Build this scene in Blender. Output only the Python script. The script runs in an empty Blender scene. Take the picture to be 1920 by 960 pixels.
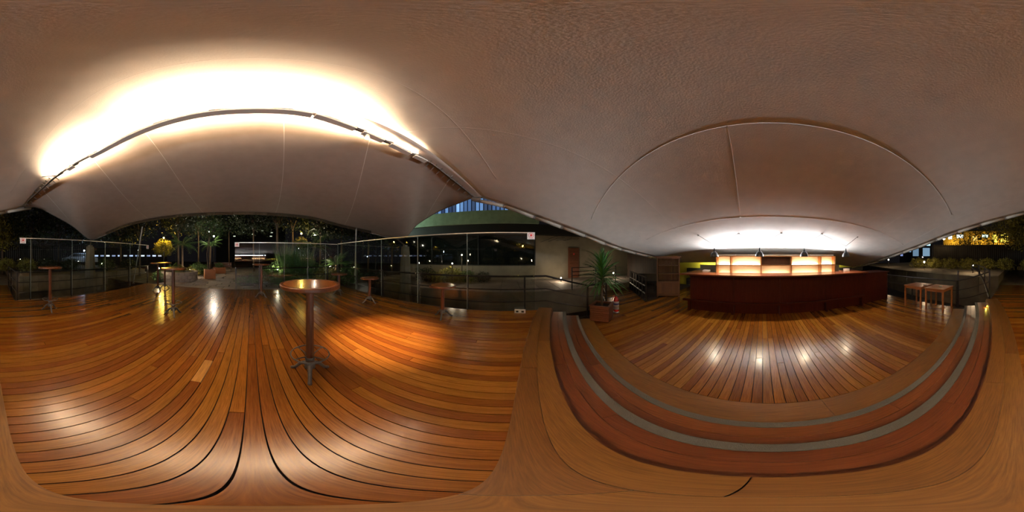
import bpy, math, random
import numpy as np
from mathutils import Vector, noise
random.seed(7); np.random.seed(7)
SC = bpy.context.scene; COL = SC.collection
PI = math.pi

# ------------------------------------------------------------------ camera, world, exposure
H = 1.42            # camera height over the upper deck (z = 0); the bar stands to +Y
LZ = -0.33          # lower floor
cam = bpy.data.cameras.new('camera'); camo = bpy.data.objects.new('camera', cam); COL.objects.link(camo)
cam.type = 'PANO'; cam.panorama_type = 'EQUIRECTANGULAR'; cam.clip_end = 300; cam.clip_start = 0.02
camo.location = (0, 0, H); camo.rotation_euler = (PI/2, 0, math.radians(88.125))
SC.camera = camo
world = bpy.data.worlds.new('night'); SC.world = world; world.use_nodes = True
bg = world.node_tree.nodes['Background']; bg.inputs[0].default_value = (.55, .5, .55, 1); bg.inputs[1].default_value = .006
SC.view_settings.view_transform = 'Standard'; SC.view_settings.look = 'None'
SC.view_settings.exposure = 0.55; SC.view_settings.gamma = 1; SC.view_settings.use_curve_mapping = False
try:
    SC.cycles.use_denoising = True; SC.cycles.max_bounces = 8; SC.cycles.transparent_max_bounces = 24
    SC.cycles.sample_clamp_indirect = 8; SC.cycles.caustics_reflective = False
except Exception: pass

# light powers, all in one place
P_RIDGE = 80; P_SPOT = 1400; P_TROUGH = 150; P_PENDANT = 75; P_SHELF = 20; P_GARDEN = 1.0

# ------------------------------------------------------------------ helpers
def pdir(u, v):
    a = math.radians((u-1430)*.1875); e = (480-v)/960*PI
    return math.sin(a), math.cos(a), math.tan(e)
def pd(u, v, d):                       # point seen at u, v at ground distance d
    sx, cy, t = pdir(u, v); return Vector((sx*d, cy*d, H+t*d))
def pz(u, v, z):                       # point seen at u, v lying on height z
    sx, cy, t = pdir(u, v); d = (z-H)/t; return Vector((sx*d, cy*d, z))

class MB:
    def __init__(s): s.v = []; s.f = []
    def add(s, vs, fs):
        n = len(s.v); s.v += [tuple(v) for v in vs]; s.f += [tuple(i+n for i in f) for f in fs]; return s
    def box(s, a, b, rz=0, o=(0, 0)):
        x0, y0, z0 = a; x1, y1, z1 = b
        vs = [(x0,y0,z0),(x1,y0,z0),(x1,y1,z0),(x0,y1,z0),(x0,y0,z1),(x1,y0,z1),(x1,y1,z1),(x0,y1,z1)]
        if rz:
            c, q = math.cos(rz), math.sin(rz)
            vs = [(o[0]+(x-o[0])*c-(y-o[1])*q, o[1]+(x-o[0])*q+(y-o[1])*c, z) for x, y, z in vs]
        return s.add(vs, [(3,2,1,0),(4,5,6,7),(0,1,5,4),(1,2,6,5),(2,3,7,6),(3,0,4,7)])
    def tube(s, pts, r, n=8, cap=True, flat=1.0):
        pts = [Vector(p) for p in pts]; m = len(pts)
        rs = r if isinstance(r, (list, tuple)) else [r]*m
        up = None; vs = []
        for i, p in enumerate(pts):
            t = (pts[min(i+1, m-1)]-pts[max(i-1, 0)])
            t = t.normalized() if t.length > 1e-9 else Vector((0, 0, 1))
            if up is None:
                ref = Vector((0, 0, 1)) if abs(t.z) < .9 else Vector((1, 0, 0))
                a = t.cross(ref).normalized()
            else:
                a = (up - t*up.dot(t)).normalized()
            up = a; b = t.cross(a)
            for k in range(n):
                w = 2*PI*k/n
                vs.append(p + a*(math.cos(w)*rs[i]) + b*(math.sin(w)*rs[i]*flat))
        fs = [(i*n+k, i*n+(k+1) % n, (i+1)*n+(k+1) % n, (i+1)*n+k) for i in range(m-1) for k in range(n)]
        if cap: fs += [tuple(range(n-1, -1, -1)), tuple((m-1)*n+k for k in range(n))]
        return s.add(vs, fs)
    def ring(s, c, R, r, n=40, k=6):
        vs = []; fs = []
        for i in range(n):
            a = 2*PI*i/n
            for j in range(k):
                b = 2*PI*j/k; q = R+r*math.cos(b)
                vs.append((c[0]+q*math.cos(a), c[1]+q*math.sin(a), c[2]+r*math.sin(b)))
        for i in range(n):
            for j in range(k):
                fs.append((i*k+j, ((i+1) % n)*k+j, ((i+1) % n)*k+(j+1) % k, i*k+(j+1) % k))
        return s.add(vs, fs)
    def lathe(s, prof, c=(0, 0, 0), n=28, cap=True):
        vs = []; m = len(prof)
        for r, z in prof:
            for k in range(n):
                a = 2*PI*k/n; vs.append((c[0]+r*math.cos(a), c[1]+r*math.sin(a), c[2]+z))
        fs = [(i*n+k, i*n+(k+1) % n, (i+1)*n+(k+1) % n, (i+1)*n+k) for i in range(m-1) for k in range(n)]
        if cap:
            fs += [tuple(range(n-1, -1, -1)), tuple((m-1)*n+k for k in range(n))]
        return s.add(vs, fs)
    def prism(s, poly, z0, z1):
        n = len(poly)
        vs = [(x, y, z0) for x, y in poly]+[(x, y, z1) for x, y in poly]
        area = sum(poly[i][0]*poly[(i+1) % n][1]-poly[(i+1) % n][0]*poly[i][1] for i in range(n))
        fs = [(i, (i+1) % n, n+(i+1) % n, n+i) for i in range(n)]+[tuple(range(n-1, -1, -1)), tuple(range(n, 2*n))]
        if area < 0: fs = [f[::-1] for f in fs]
        return s.add(vs, fs)
    def mesh(s, name, mat=None, smooth=False):
        me = bpy.data.meshes.new(name); me.from_pydata(s.v, [], s.f)
        if mat: me.materials.append(mat)
        if smooth: me.polygons.foreach_set('use_smooth', [True]*len(me.polygons))
        me.update(); return me

def link(name, me, parent=None, loc=None, rz=0):
    o = bpy.data.objects.new(name, me); COL.objects.link(o)
    if parent is not None: o.parent = parent
    if loc is not None: o.location = loc
    if rz: o.rotation_euler = (0, 0, rz)
    return o
def part(name, mb, mat, parent=None, smooth=False):
    return link(name, mb.mesh(name, mat, smooth), parent)
def tag(o, label, cat, group=None, kind=None):
    o['label'] = label; o['category'] = cat
    if group: o['group'] = group
    if kind: o['kind'] = kind
    return o
def thing(name, label, cat, loc=(0, 0, 0), rz=0, group=None):
    o = bpy.data.objects.new(name, None); COL.objects.link(o); o.empty_display_size = .1
    o.location = loc; o.rotation_euler = (0, 0, rz); return tag(o, label, cat, group)
def struct(name, mb, mat, label=None, smooth=False, cat=None):
    o = link(name, mb.mesh(name, mat, smooth)) if mb else bpy.data.objects.new(name, None)
    if not mb: COL.objects.link(o)
    o['kind'] = 'structure'; o['label'] = label or name; o['category'] = cat or name.split('_')[0]
    return o
KIDS = {}
def dup(root, loc, rz, label, group=None):
    r = root.copy(); COL.objects.link(r); r.location = loc; r.rotation_euler = (0, 0, rz); r['label'] = label
    if group: r['group'] = group
    for ch in list(root.children):
        c = ch.copy(); COL.objects.link(c); c.parent = r
        for g in list(ch.children):
            d = g.copy(); COL.objects.link(d); d.parent = c
    return r

# ------------------------------------------------------------------ materials
def mat(name, col, rough=.6, metal=0, emit=None, estr=0, coat=0, spec=.5, bump=0, bscale=40, var=0):
    m = bpy.data.materials.new(name); m.use_nodes = True; nt = m.node_tree; b = nt.nodes['Principled BSDF']
    b.inputs['Base Color'].default_value = (*col, 1); b.inputs['Roughness'].default_value = rough
    b.inputs['Metallic'].default_value = metal; b.inputs['Coat Weight'].default_value = coat
    b.inputs['Specular IOR Level'].default_value = spec
    if emit: b.inputs['Emission Color'].default_value = (*emit, 1); b.inputs['Emission Strength'].default_value = estr
    if bump or var:
        tc = nt.nodes.new('ShaderNodeTexCoord'); n = nt.nodes.new('ShaderNodeTexNoise')
        n.inputs['Scale'].default_value = bscale; n.inputs['Detail'].default_value = 4
        nt.links.new(tc.outputs['Object'], n.inputs['Vector'])
        if bump:
            bp = nt.nodes.new('ShaderNodeBump'); bp.inputs['Strength'].default_value = bump; bp.inputs['Distance'].default_value = .01
            nt.links.new(n.outputs[0], bp.inputs['Height']); nt.links.new(bp.outputs[0], b.inputs['Normal'])
        if var:
            n2 = nt.nodes.new('ShaderNodeTexNoise'); n2.inputs['Scale'].default_value = bscale*.06+.6; n2.inputs['Detail'].default_value = 5
            nt.links.new(tc.outputs['Object'], n2.inputs['Vector'])
            r = nt.nodes.new('ShaderNodeValToRGB')
            r.color_ramp.elements[0].position = .3; r.color_ramp.elements[1].position = .7
            r.color_ramp.elements[0].color = (*[c*(1-var) for c in col], 1); r.color_ramp.elements[1].color = (*[min(1, c*(1+var)) for c in col], 1)
            nt.links.new(n2.outputs[0], r.inputs[0]); nt.links.new(r.outputs[0], b.inputs['Base Color'])
    return m

def wood(name, cols, axis='Y', rough=.3, spec=.5, coat=0.0, grain=1.0, rand=True, bump=.08, knots=False, gcol=.62):
    """boards: one colour of the ramp per object, with grain running along the axis"""
    m = bpy.data.materials.new(name); m.use_nodes = True; nt = m.node_tree; L = nt.links; b = nt.nodes['Principled BSDF']
    tc = nt.nodes.new('ShaderNodeTexCoord'); oi = nt.nodes.new('ShaderNodeObjectInfo')
    vm = nt.nodes.new('ShaderNodeVectorMath'); vm.operation = 'ADD'
    sc = nt.nodes.new('ShaderNodeVectorMath'); sc.operation = 'SCALE'; sc.inputs['Scale'].default_value = 37.0
    cmb = nt.nodes.new('ShaderNodeCombineXYZ')
    for i in range(3): L.new(oi.outputs['Random'], cmb.inputs[i])
    L.new(cmb.outputs[0], sc.inputs[0]); L.new(tc.outputs['Object'], vm.inputs[0]); L.new(sc.outputs[0], vm.inputs[1])
    mp = nt.nodes.new('ShaderNodeMapping'); L.new(vm.outputs[0], mp.inputs[0])
    s = [130*grain, 130*grain, 130*grain]; s['XYZ'.index(axis)] = 5*grain; mp.inputs['Scale'].default_value = s
    n = nt.nodes.new('ShaderNodeTexNoise'); n.inputs['Scale'].default_value = 1; n.inputs['Detail'].default_value = 6; n.inputs['Roughness'].default_value = .65
    L.new(mp.outputs[0], n.inputs['Vector'])
    n2 = nt.nodes.new('ShaderNodeTexNoise'); n2.inputs['Scale'].default_value = 1; n2.inputs['Detail'].default_value = 2
    mp2 = nt.nodes.new('ShaderNodeMapping'); L.new(vm.outputs[0], mp2.inputs[0]); s2 = [7, 7, 7]; s2['XYZ'.index(axis)] = .9; mp2.inputs['Scale'].default_value = s2
    L.new(mp2.outputs[0], n2.inputs['Vector'])
    ramp = nt.nodes.new('ShaderNodeValToRGB'); ramp.color_ramp.interpolation = 'LINEAR'
    e = ramp.color_ramp.elements
    while len(e) < len(cols): e.new(.5)
    for i, c in enumerate(cols):
        e[i].position = i/max(1, len(cols)-1); e[i].color = (*c, 1)
    if rand: L.new(oi.outputs['Random'], ramp.inputs[0])
    else: L.new(n2.outputs[0], ramp.inputs[0])
    g = nt.nodes.new('ShaderNodeValToRGB'); g.color_ramp.elements[0].position = .32; g.color_ramp.elements[1].position = .62
    g.color_ramp.elements[0].color = (gcol, gcol*.9, gcol*.85, 1); g.color_ramp.elements[1].color = (1.08, 1.06, 1.0, 1)
    L.new(n.outputs[0], g.inputs[0])
    mx = nt.nodes.new('ShaderNodeMix'); mx.data_type = 'RGBA'; mx.blend_type = 'MULTIPLY'; mx.inputs[0].default_value = 1
    L.new(ramp.outputs[0], mx.inputs[6]); L.new(g.outputs[0], mx.inputs[7])
    g2 = nt.nodes.new('ShaderNodeValToRGB'); g2.color_ramp.elements[0].position = .3; g2.color_ramp.elements[1].position = .7
    g2.color_ramp.elements[0].color = (.88, .86, .84, 1); g2.color_ramp.elements[1].color = (1.08, 1.07, 1.05, 1)
    L.new(n2.outputs[0], g2.inputs[0])
    mx2 = nt.nodes.new('ShaderNodeMix'); mx2.data_type = 'RGBA'; mx2.blend_type = 'MULTIPLY'; mx2.inputs[0].default_value = 1
    L.new(mx.outputs[2], mx2.inputs[6]); L.new(g2.outputs[0], mx2.inputs[7]); L.new(mx2.outputs[2], b.inputs['Base Color'])
    mr = nt.nodes.new('ShaderNodeMapRange'); mr.inputs[1].default_value = .3; mr.inputs[2].default_value = .7
    mr.inputs[3].default_value = rough*.95; mr.inputs[4].default_value = rough*1.06
    L.new(n2.outputs[0], mr.inputs[0]); L.new(mr.outputs[0], b.inputs['Roughness'])
    bp = nt.nodes.new('ShaderNodeBump'); bp.inputs['Strength'].default_value = bump; bp.inputs['Distance'].default_value = .004
    L.new(n.outputs[0], bp.inputs['Height']); L.new(bp.outputs[0], b.inputs['Normal'])
    b.inputs['Specular IOR Level'].default_value = spec; b.inputs['Coat Weight'].default_value = coat; b.inputs['Coat Roughness'].default_value = .12
    return m

def glass_mat(name, tint=(.86, .9, .88), ior=1.85):
    m = bpy.data.materials.new(name); m.use_nodes = True; nt = m.node_tree; L = nt.links
    nt.nodes.remove(nt.nodes['Principled BSDF']); out = nt.nodes['Material Output']
    tr = nt.nodes.new('ShaderNodeBsdfTransparent'); tr.inputs[0].default_value = (*tint, 1)
    gl = nt.nodes.new('ShaderNodeBsdfGlossy'); gl.inputs['Roughness'].default_value = 0.0
    fr = nt.nodes.new('ShaderNodeFresnel'); fr.inputs[0].default_value = ior
    mx = nt.nodes.new('ShaderNodeMixShader'); ge = nt.nodes.new('ShaderNodeNewGeometry'); mm = nt.nodes.new('ShaderNodeMath'); mm.operation = 'MULTIPLY_ADD'; mm.inputs[1].default_value = -1; mm.inputs[2].default_value = 1
    L.new(ge.outputs['Backfacing'], mm.inputs[0]); m2 = nt.nodes.new('ShaderNodeMath'); m2.operation = 'MULTIPLY'; L.new(mm.outputs[0], m2.inputs[0]); L.new(fr.outputs[0], m2.inputs[1])
    L.new(m2.outputs[0], mx.inputs[0]); L.new(tr.outputs[0], mx.inputs[1]); L.new(gl.outputs[0], mx.inputs[2])
    L.new(mx.outputs[0], out.inputs[0]); return m

DECK = [(.22,.085,.012), (.155,.052,.009), (.29,.135,.018), (.165,.054,.009), (.33,.158,.023), (.16,.056,.010), (.27,.11,.015), (.19,.062,.010)]
M_deck = wood('deck_wood', DECK, 'Y', rough=.24, coat=.1, bump=.025)
M_border = wood('border_wood', [(.19,.092,.017), (.155,.07,.013), (.215,.105,.019)], 'X', rough=.4, coat=.08)
M_tread = wood('tread_wood', [(.15,.048,.011), (.115,.034,.009), (.175,.06,.013)], 'X', rough=.36, coat=.1)
M_pale = wood('pale_board', [(.55,.30,.08), (.55,.30,.08)], 'Y', rough=.3)
M_sub = mat('subfloor', (.012, .008, .005), .95)
M_grip = mat('grip_strip', (.085, .09, .08), .85, bump=.6, bscale=220)
M_bar = wood('bar_mahogany', [(.034,.006,.003), (.046,.008,.0035), (.04,.007,.003)], 'Z', rough=.55, spec=.12, rand=False, grain=.6)
M_bartop = wood('bar_top_wood', [(.16,.045,.02), (.2,.06,.03)], 'X', rough=.22, rand=False, coat=.3)
M_table = wood('table_wood', [(.36,.14,.03), (.30,.10,.02)], 'X', rough=.24, rand=False, coat=.25)
M_tabrim = wood('table_rim_wood', [(.085,.026,.008), (.11,.034,.010)], 'X', rough=.38, spec=.35, rand=False)
M_post = wood('post_wood', [(.075,.022,.007), (.10,.030,.009)], 'Z', rough=.42, spec=.3, rand=False)
M_iron = mat('cast_iron', (.10, .095, .085), .55, .6, bump=.3, bscale=90, var=.3)
M_steel = mat('dark_steel', (.016, .012, .011), .4, .2)
M_chrome = mat('chrome', (.6, .58, .55), .22, 1)
M_alu = mat('top_channel', (.75, .68, .58), .35, .6)
M_shell = mat('shell_plaster', (.58, .51, .45), .85, bump=.2, bscale=60, var=.05)
M_memb = mat('membrane_fabric', (.32, .245, .20), .62, bump=.08, bscale=60, var=.06)
M_seam = mat('seam', (.60, .54, .49), .8)
M_beam = mat('edge_beam', (.22, .18, .14), .6, bump=.3, var=.15)
M_truss = mat('truss_steel', (.16, .13, .11), .5, .5, var=.3)
M_channel = mat('ridge_channel', (.62, .55, .48), .7)
M_glass = glass_mat('screen_glass')
M_white = mat('white_plate', (.8, .76, .74), .5)
M_red = mat('red_print', (.75, .03, .03), .5)
M_wallw = mat('rendered_wall', (.25, .215, .16), .9, bump=.3, bscale=14, var=.16)
M_conc = mat('concrete', (.15, .125, .09), .92, bump=.4, bscale=18, var=.25)
M_stone = mat('paving_stone', (.26, .21, .175), .75, bump=.5, bscale=12, var=.22)
M_ground = mat('soil', (.03, .024, .016), .97, bump=.6, bscale=8, var=.3)
M_black = mat('black_paint', (.008, .008, .008), .6)
M_hose = mat('black_rubber', (.01, .01, .01), .4)
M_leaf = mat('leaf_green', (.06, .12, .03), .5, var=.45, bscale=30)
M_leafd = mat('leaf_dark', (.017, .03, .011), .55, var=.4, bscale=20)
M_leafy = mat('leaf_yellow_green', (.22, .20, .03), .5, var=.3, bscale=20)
M_palm = mat('strap_leaf', (.04, .13, .025), .4, var=.3, bscale=30)
M_bark = mat('bark', (.13, .09, .06), .9, bump=.7, bscale=30, var=.3)
M_yellow = mat('yellow_wall_paint', (.62, .56, .05), .7)
M_case = wood('bookcase_wood', [(.10,.038,.014), (.075,.027,.010), (.115,.046,.016)], 'Z', rough=.5)
M_sidet = wood('side_table_wood', [(.42,.15,.035), (.36,.12,.03)], 'X', rough=.4, rand=False)
def emis(name, c, s): return mat(name, c, .5, emit=c, estr=s)

# ------------------------------------------------------------------ roof: plaster shell over the bar and membrane beyond the ridge
def crv(pts, x):                        # smooth interpolation of key points (monotone x)
    xs = [p[0] for p in pts]
    if x <= xs[0]: i = 0
    elif x >= xs[-1]: i = len(xs)-2
    else:
        i = max(k for k in range(len(xs)-1) if xs[k] <= x)
    t = (x-xs[i])/(xs[i+1]-xs[i]); t = min(1, max(0, t))
    def sl(k, j):
        a = max(0, k-1); b = min(len(xs)-1, k+1); return (pts[b][j]-pts[a][j])/(xs[b]-xs[a])
    out = []
    for j in range(1, len(pts[0])):
        h = xs[i+1]-xs[i]; p0 = pts[i][j]; p1 = pts[i+1][j]; m0 = sl(i, j)*h; m1 = sl(i+1, j)*h
        out.append((2*t**3-3*t**2+1)*p0+(t**3-2*t**2+t)*m0+(-2*t**3+3*t**2)*p1+(t**3-t**2)*m1)
    return out
CEN = [(-1.77,3.92), (-.9,3.78), (0,3.52), (1.5,3.10), (3.8,2.37), (4.7,2.13), (6.5,1.79), (7.4,1.53), (8.6,1.08)]
EL = [(-.6,-4.15,2.97), (.71,-4.3,2.51), (2.38,-4.45,2.05), (3.77,-4.6,1.71), (6.3,-4.75,1.34), (8.6,-4.9,1.02)]
ER = [(-.96,5.3,3.09), (-.18,5.3,2.86), (1.05,5.3,2.55), (2.35,5.3,2.21), (3.44,5.3,1.88), (5.16,5.3,1.44), (6.86,5.3,1.03), (8.6,5.3,.72)]
def shell(s, t):                        # s -1 (left edge) .. 1 (right edge), t 0 ridge .. 1 back
    yc = -1.77+t*10.37; zc = crv(CEN, yc)[0]
    if s < 0: ye = -.6+t*9.2; xe, ze = crv(EL, ye)
    else: ye = -.96+t*9.56; xe, ze = crv(ER, ye)
    xm = .55; a = abs(s); x = xm+(xe-xm)*a
    q_ = min(1, t*2); p = 2.0+1.0*q_*q_*(3-2*q_)
    return Vector((x, yc+(ye-yc)*a**2, zc+(ze-zc)*a**p))
def shell_z(x, y):
    t = .5
    lo, hi = 0, 1
    for _ in range(30):
        t = (lo+hi)/2
        xe = (EL if x < .55 else ER)[0][1]
        s = (x-.55)/abs(xe-.55)
        p = shell(max(-1, min(1, s)), t)
        if p.y < y: lo = t
        else: hi = t
    return p.z
def grid(f, n, m, name, mt, thick, kind_label, rev=False):
    vs = [f(i/n, j/m) for i in range(n+1) for j in range(m+1)]
    fs = [(i*(m+1)+j, (i+1)*(m+1)+j, (i+1)*(m+1)+j+1, i*(m+1)+j+1) for i in range(n) for j in range(m)]
    if rev: fs = [q[::-1] for q in fs]
    mb = MB(); mb.add(vs, fs); o = struct(name, mb, mt, kind_label, smooth=True, cat='ceiling')
    md = o.modifiers.new('thickness', 'SOLIDIFY'); md.thickness = thick; md.offset = 1
    return o
ceil1 = grid(lambda i, j: shell(i*2-1, j), 64, 72, 'ceiling', M_shell, .08, 'beige rough plaster vaulted ceiling sloping down behind the bar')
def seam_tube(f, parent, r=.012, n=40, m=M_seam):
    part('seam', MB().tube([f(k/n)+Vector((0, 0, r-.0016)) for k in range(n+1)], r, 10), m, parent, True)
for tt, a, b in ((.085, -.8, .8), (.32, -.86, .8), (.54, -.8, .9), (.655, -.7, .7)):
    seam_tube(lambda k: shell(a+(b-a)*k, tt), ceil1)
for ss, a, b in ((-.52, .0, .9), (-.18, .32, .54), (.26, .54, .9), (.55, .1, .8), (-.8, .5, .9), (.82, .15, .7)):
    seam_tube(lambda k: shell(ss*(1+.15*k), a+(b-a)*k), ceil1)

EDGE = [(0,45,388,5.39), (.03,70,389,5.8), (.07,100,403,6.4), (.13,138,425,7.3), (.165,158,442,7.9), (.19,171,449,8.1), (.22,187,445,8.2), (.27,235,425,8.2),
        (.32,285,413,8.1), (.4,350,405,7.7), (.48,430,402,7.3), (.55,500,403,7.2), (.62,580,410,7.4), (.68,640,425,7.8), (.735,695,437,8.0), (.775,744,448,8.1),
        (.80,764,442,7.9), (.83,778,425,7.3), (.865,797,411,6.6), (.91,825,395,5.7), (.955,857,382,4.8), (1,885,371,4.2)]
def ridge(s):                            # same curve as the near edge of the shell
    x = 5.3+(-4.15-5.3)*s; q = (x-.55)/(4.75 if x > .55 else 4.70); return shell(max(-1, min(1, q)), 0)
def edge(s):
    u, v, d = crv(EDGE, s); return pd(u, v, d)
def memb(s, t):
    a = ridge(s); b = edge(s); p = a.lerp(b, t)
    if s <= .0001 or s >= .9999: return p
    p.z -= .10*math.sin(PI*t)*math.sin(PI*s); return p
ceil2 = grid(lambda i, j: memb(i, j), 96, 30, 'ceiling', M_memb, .012, 'taupe stretched fabric canopy beyond the ridge with scalloped edges')
for ss in (.12, .3, .42, .58, .7, .88): seam_tube(lambda k: memb(ss+.03*(k-.5)*(1 if ss < .5 else -1), .06+.9*k), ceil2, .01)
part('hem', MB().tube([edge(k/90) for k in range(91)], .018, 6), mat('hem_cord', (.22,.19,.17), .6), ceil2, True)
mb = MB(); M_val = mat('valance_vinyl', (.16, .12, .09), .12, coat=1, spec=1)
for i in range(40):
    s0, s1 = .235+i*.0125, .235+(i+1)*.0125
    a, b, c, d = [memb(s, t)-Vector((0, 0, .02)) for s, t in ((s0, .93), (s1, .93), (s1, .995), (s0, .995))]
    mb.add([a, b, c, d], [(3, 2, 1, 0)])
part('valance', mb, M_val, ceil2, True)

# edge beams of the shell
def beam(E, side, label):
    t = thing('roof_edge_beam', label, 'beam')
    ys = [E[0][0]-.25+(8.9-E[0][0])*k/12 for k in range(13)]
    pts = []
    for y in ys:
        x, z = crv(E, y); pts.append(Vector((x, y, z-.03)))
    for i in range(12):
        a, b = pts[i], pts[i+1]; g = (b-a).normalized()*.012
        q = Vector((0, 0, 0))
        mb = MB(); mb.tube([a+g, a.lerp(b, .5), b-g], .05, 8); part('beam_section', mb, M_beam, t, True)
        part('sleeve', MB().tube([b-g*2, b+g*2], .056, 8), M_truss, t)
    return t
beam(EL, -1, 'long pale round edge beam running down beside the white wall to the bookcase')
beam(ER, 1, 'long round edge beam of the roof above the picket fence and side tables')

# ridge truss with channel, bolts and bent bracket
ARCH = [(45,388,5.39), (78,358,4.4), (110,331,3.65), (150,306,3.1), (200,280,2.71), (300,235,2.08), (385,215,1.82), (470,209,1.77), (575,215,1.82), (640,234,2.05), (700,258,2.38),
        (760,286,2.75), (800,305,3.07), (845,339,3.6), (885,370,4.2)]
AP = [pd(*a) for a in ARCH]
def arch(f):
    x = f*(len(AP)-1); i = min(len(AP)-2, int(x)); t = x-i
    p0 = AP[max(0, i-1)]; p1 = AP[i]; p2 = AP[i+1]; p3 = AP[min(len(AP)-1, i+2)]
    return .5*((2*p1)+(p2-p0)*t+(2*p0-5*p1+4*p2-p3)*t*t+(3*p1-p0-3*p2+p3)*t**3)
rt = thing('ridge_truss', 'dark steel ridge tube with flat channel spanning the tent beneath the bright glow', 'truss')
part('tube', MB().tube([arch(k/60)+Vector((0, 0, .06)) for k in range(61)], .028, 8), M_truss, rt, True)
def strip(f0, f1, w, n=12):
    mb = MB()
    pts = [arch(f0+(f1-f0)*k/n) for k in range(n+1)]; vs = []
    for i, p in enumerate(pts):
        t = (pts[min(n, i+1)]-pts[max(0, i-1)]).normalized(); sd = t.cross(Vector((0, 0, 1))).normalized()*w
        up = Vector((0, 0, .025)); vs += [p-sd, p+sd, p+sd+up, p-sd+up]
    fs = [(i*4+k, (i+1)*4+k, (i+1)*4+(k+1) % 4, i*4+(k+1) % 4) for i in range(n) for k in range(4)]
    fs += [(3, 2, 1, 0), tuple(n*4+k for k in range(4))]
    return mb.add(vs, fs)
for f0, f1 in ((.245, .58), (.585, .672), (.69, .735), (.75, .80), (.815, .855), (.175, .195)):
    part('channel', strip(f0, f1, .05), M_channel, rt)
for f in [0.015+.0145*k for k in range(9)]+[.865+.0155*k for k in range(9)]:
    p = arch(f); q = arch(f+.005); t = (q-p).normalized(); sd = t.cross(Vector((0, 0, 1))).normalized()
    part('bolt', MB().tube([p-sd*.10+Vector((0,0,-.01)), p+sd*.10+Vector((0,0,.1))], .013, 6), M_truss, rt)
for f0, f1 in ((0, .15), (.86, 1)):
    part('side_rod', MB().tube([arch(f0+(f1-f0)*k/10)+Vector((.0, .05, .015)) for k in range(11)], .012, 6), M_chrome, rt)
part('clamp', MB().tube([AP[-1]+Vector((0, .0, -.05)), AP[-1]+Vector((-.0, .22, -.07))], .06, 10), M_truss, rt)
part('clamp', MB().tube([AP[0]+Vector((0, .0, -.05)), AP[0]+Vector((.0, .25, -.07))], .06, 10), M_truss, rt)
part('bracket', MB().tube([pd(27, 388, 5.2), pd(41, 337, 4.5), pd(108, 329, 3.6)], .014, 6), M_truss, rt)

def aim(o, d): o.rotation_euler = Vector(d).to_track_quat('-Z', 'Y').to_euler()
def lamp(parent, kind, p, power, color, size=.05, d=None, angle=None, sy=None, blend=.6):
    L = bpy.data.lights.new('lamp_light', kind); o = bpy.data.objects.new('lamp_light', L); COL.objects.link(o)
    L.energy = power; L.color = color; o.location = p
    if kind == 'AREA':
        L.shape = 'RECTANGLE'; L.size = size; L.size_y = sy or size
    else: L.shadow_soft_size = size
    if kind == 'SPOT': L.spot_size = math.radians(angle or 60); L.spot_blend = blend
    if d is not None: aim(o, d)
    if parent is not None: o.parent = parent
    return o
WARM = (1, .78, .52)
M_lens = emis('flood_lens', (1, .82, .58), 60)
M_house = mat('lamp_housing', (.35, .33, .3), .4, .6)
def uplight(f, label, k, visible):
    p = arch(f)+Vector((0, 0, .075)); q = arch(f+.004)+Vector((0, 0, .075))
    ang = math.atan2((q-p).y, (q-p).x)
    t = thing('floodlight', label, 'lamp', p, ang, 'floodlights along the ridge')
    mb = MB(); mb.box((-.11, -.045, -.03), (.11, .045, .0)); part('housing', mb, M_house, t)
    mb = MB(); mb.box((-.10, -.04, .0), (.10, .04, .012)); part('lens', mb, M_lens, t)
    if visible: part('bulb', MB().lathe([(.004, -.022), (.018, -.014), (.022, 0), (.018, .014), (.004, .022)], (0, -.075 if visible > 0 else .075, 0), 12), M_lens, t, True)
    for sx in (-.12, .12): part('yoke', MB().tube([(sx, 0, -.05), (sx, 0, .02)], .006, 5), M_truss, t)
    lamp(t, 'AREA', (0, 0, .02), P_RIDGE*k, WARM, .55, (0, 0, 1), sy=.10)
for i, (f, lb, k, vis) in enumerate([
        (.145, 'floodlight nearest the bent bracket at the bolted ridge end', .8, 1), (.195, 'second floodlight from the bent bracket on the ridge', 1, 1),
        (.27, 'third floodlight from the bent bracket, at the start of the unbroken channel', 1, 1), (.36, 'fourth floodlight from the bent bracket, hidden above the channel', 1, 0),
        (.45, 'fifth floodlight from the bent bracket, over the middle of the channel', 1, 0), (.54, 'sixth floodlight from the bent bracket, over the channel', 1, 0),
        (.62, 'seventh floodlight from the bent bracket, before the channel breaks', 1, 0), (.682, 'floodlight in the first gap of the broken channel', 1, 1),
        (.743, 'floodlight in the second gap of the broken channel', 1, 1), (.808, 'floodlight in the last gap of the broken channel', .8, 1)]):
    uplight(f, lb, k, vis)
# one downward spot near the right-hand floodlights
p = arch(.70)+Vector((0, 0, -.03))
t = thing('spotlight', 'downward spotlight under the ridge lighting the reddish patch of deck', 'lamp', p)
part('housing', MB().lathe([(.03, .06), (.045, .0), (.045, -.05)], (0, 0, 0), 14, False), M_house, t, True)
part('bulb', MB().lathe([(.005, -.01), (.03, -.02), (.005, -.04)], (0, 0, 0), 12), emis('spot_bulb', (1, .75, .5), 20), t, True)
lamp(t, 'SPOT', (0, 0, -.06), P_SPOT, (1, .56, .34), .03, pz(722, 630, 0)-(p+Vector((0, 0, -.06))), 38, blend=1)

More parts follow.
